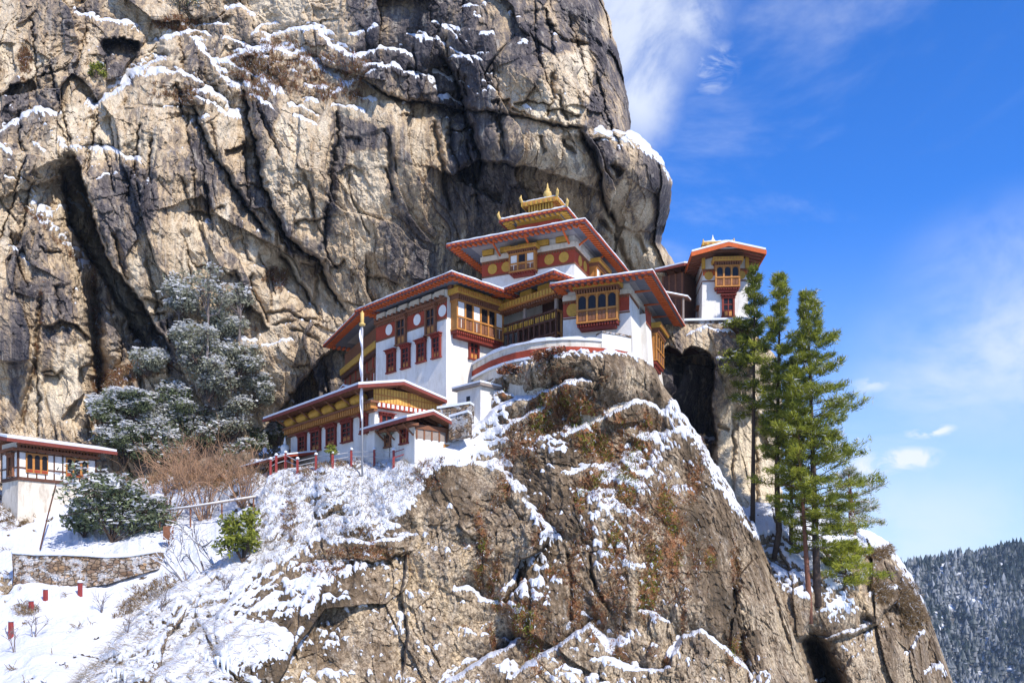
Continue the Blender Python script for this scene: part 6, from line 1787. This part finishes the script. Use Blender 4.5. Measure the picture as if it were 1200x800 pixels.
# cable down the plaster base of the hut
a, b = P(66, 566, 55.0), P(47, 643, 51.0); m = MB(); m.tube([a, a.lerp(b, .5) + Vector((0, -.1, -.1)), b], .045, 6)
tag(m.build('drain_pipe', M['wood'], None, True), 'dark drain pipe slanting from the guard hut floor to the terrace', 'pipe')
# fallen logs on the spur
for i, (p0, p1, nm) in enumerate((((928, 705), (948, 742), 'fallen grey log at the foot of the pines, steeper one'), ((905, 690), (942, 748), 'fallen grey log at the foot of the pines, longer one'))):
    a, b = S_SPUR.at(*p0), S_SPUR.at(*p1); tag(MB().tube([a + Vector((0, -.1, .1)), b + Vector((0, -.1, .1))], [.07, .05], 6).build('fallen_log', M['grey_wood'], None, True), nm, 'log', 'fallen logs on the spur')
# icicles under the lowest ledges
rr = random.Random(3); k = 0
M['ice'] = paint('ice', (0.62, 0.66, 0.72), 0.1, 0.15, 3.0)
for cx, cy, n, w in ((148, 786, 9, 34), (262, 772, 8, 30), (238, 766, 5, 14)):
    for i in range(n):
        px = cx + w * (i / (n - 1) - .5) + rr.uniform(-1.5, 1.5); p = S_DOME.at(px, cy + rr.uniform(-2, 2)); l = rr.uniform(.35, .95)
        tag(MB().tube([p + Vector((0, -.12, .12)), p + Vector((rr.uniform(-.02, .02), -.14, -l * .5)), p + Vector((0, -.15, -l))], [.07, .045, .006], 6).build('icicle', M['ice'], None, True), 'icicle hanging from the snowy ledge at the lower left of the outcrop', 'icicle', 'icicles under the ledge')

# ------------------------------------------------------------------ the forested mountain across the valley
nx, ny = 150, 130
gx = np.linspace(150, 1380, nx); gy = np.linspace(620, 1280, ny)
GX, GY = np.meshgrid(gx, gy)
def mountain(x, y):
    ridge = 18 + (x - 420) * 0.155 + 0 * y                              # crest climbs to the right
    crest = 980 + 0.10 * (x - 400)
    d = y - crest
    hgt = ridge - np.where(d < 0, -d * 0.55, d * 0.2)
    s1 = fbm(x * .006, y * .006, x * 0, 4, 5) * 46 + fbm(x * .02, y * .02, x * 0, 4, 6) * 12
    return hgt + s1 * sstep(np.abs(d), 0, 140) + fbm(x * .012, y * 0, x * 0, 3, 7) * 8
GZ = mountain(GX, GY)
k = NT('mountain_ground'); p = k.pos()
k.color(k.mix(k.rng(k.noise(p, .05, 6, .65), .42, .6), (0.09, 0.085, 0.075), (0.66, 0.69, 0.75)))
V = np.stack([GX, GY, GZ], 2)
o = np_mesh('mountain', V.reshape(-1, 3), grid_faces(ny, nx), k.m); o['kind'] = 'structure'
g = np.random.default_rng(12); N = 17000
x = g.uniform(300, 900, N); y = g.uniform(640, 1120, N); z = mountain(x, y)
hh = 5 + 12 * g.uniform(0, 1, N) ** 1.6; w = hh * g.uniform(.20, .38, N); patch = fbm(x * .011, y * .011, x * 0, 4, 31) + .5 * fbm(x * .05, y * .05, x * 0, 2, 33)
tiers = []; faces = []; tone = []; snw = []
ns = 6; vb = 0; Vs = []
ang = 2 * np.pi * np.arange(ns) / ns
for zb, zt, rs in ((.05, .5, 1.0), (.3, .75, .75), (.55, 1.0, .5)):
    rj = w[:, None] * rs * g.uniform(.6, 1.35, (N, ns)); rot = g.uniform(0, 6.28, (N, 1))
    ring = np.stack([x[:, None] + rj * np.cos(ang + rot), y[:, None] + rj * np.sin(ang + rot), z[:, None] + hh[:, None] * zb + g.normal(0, .35, (N, ns))], 2)
    tip = np.stack([x + g.normal(0, .5, N), y, z + hh * (zt + g.normal(0, .05, N))], 1)[:, None]
    Vt = np.concatenate([ring, tip], 1); Vs.append(Vt.reshape(-1, 3)); b = vb + np.arange(N)[:, None] * (ns + 1)
    for j in range(ns): faces.append(np.concatenate([b + j, b + (j + 1) % ns, b + ns], 1))
    vb += N * (ns + 1); base_t = np.repeat(g.uniform(.1, .8, N), ns + 1); tone.append(base_t)
    sp = np.clip(g.normal(.14, .26, (N, ns + 1)) + patch[:, None] * 1.0, 0, 1); snw.append(sp.ravel())
o = np_mesh('forest', np.concatenate(Vs), np.concatenate(faces), leaf_material('forest_needles', (0.008, 0.018, 0.020), (0.040, 0.062, 0.050)), {'tone': np.concatenate(tone), 'snow': np.concatenate(snw)}); o['kind'] = 'stuff'
tag(o, 'snow dusted conifer forest covering the far mountain', 'forest')
k2 = bpy.data.materials.new('thin_air'); k2.use_nodes = True; k2.node_tree.nodes.clear()
vo = k2.node_tree.nodes.new('ShaderNodeVolumePrincipled'); vo.inputs['Color'].default_value = (0.58, 0.76, 1.0, 1); vo.inputs['Density'].default_value = 0.0001; vo.inputs['Anisotropy'].default_value = 0.0
k2.node_tree.links.new(vo.outputs[0], k2.node_tree.nodes.new('ShaderNodeOutputMaterial').inputs['Volume'])
hz = MB(); hz.quadbox([(-1400, -60, -322), (1400, -60, -322), (1400, 1300, -322), (-1400, 1300, -322), (-1400, -60, 260), (1400, -60, 260), (1400, 1300, 260), (-1400, 1300, 260)])
hz = hz.build('haze', k2); hz['kind'] = 'stuff'
o = MB(); s = 1390.0
o.v = [(-s, -50, -320), (s, -50, -320), (s, 1290, -320), (-s, 1290, -320)]; o.f = [(0, 1, 2, 3)]
o = o.build('valley_floor', k.m); o['kind'] = 'structure'
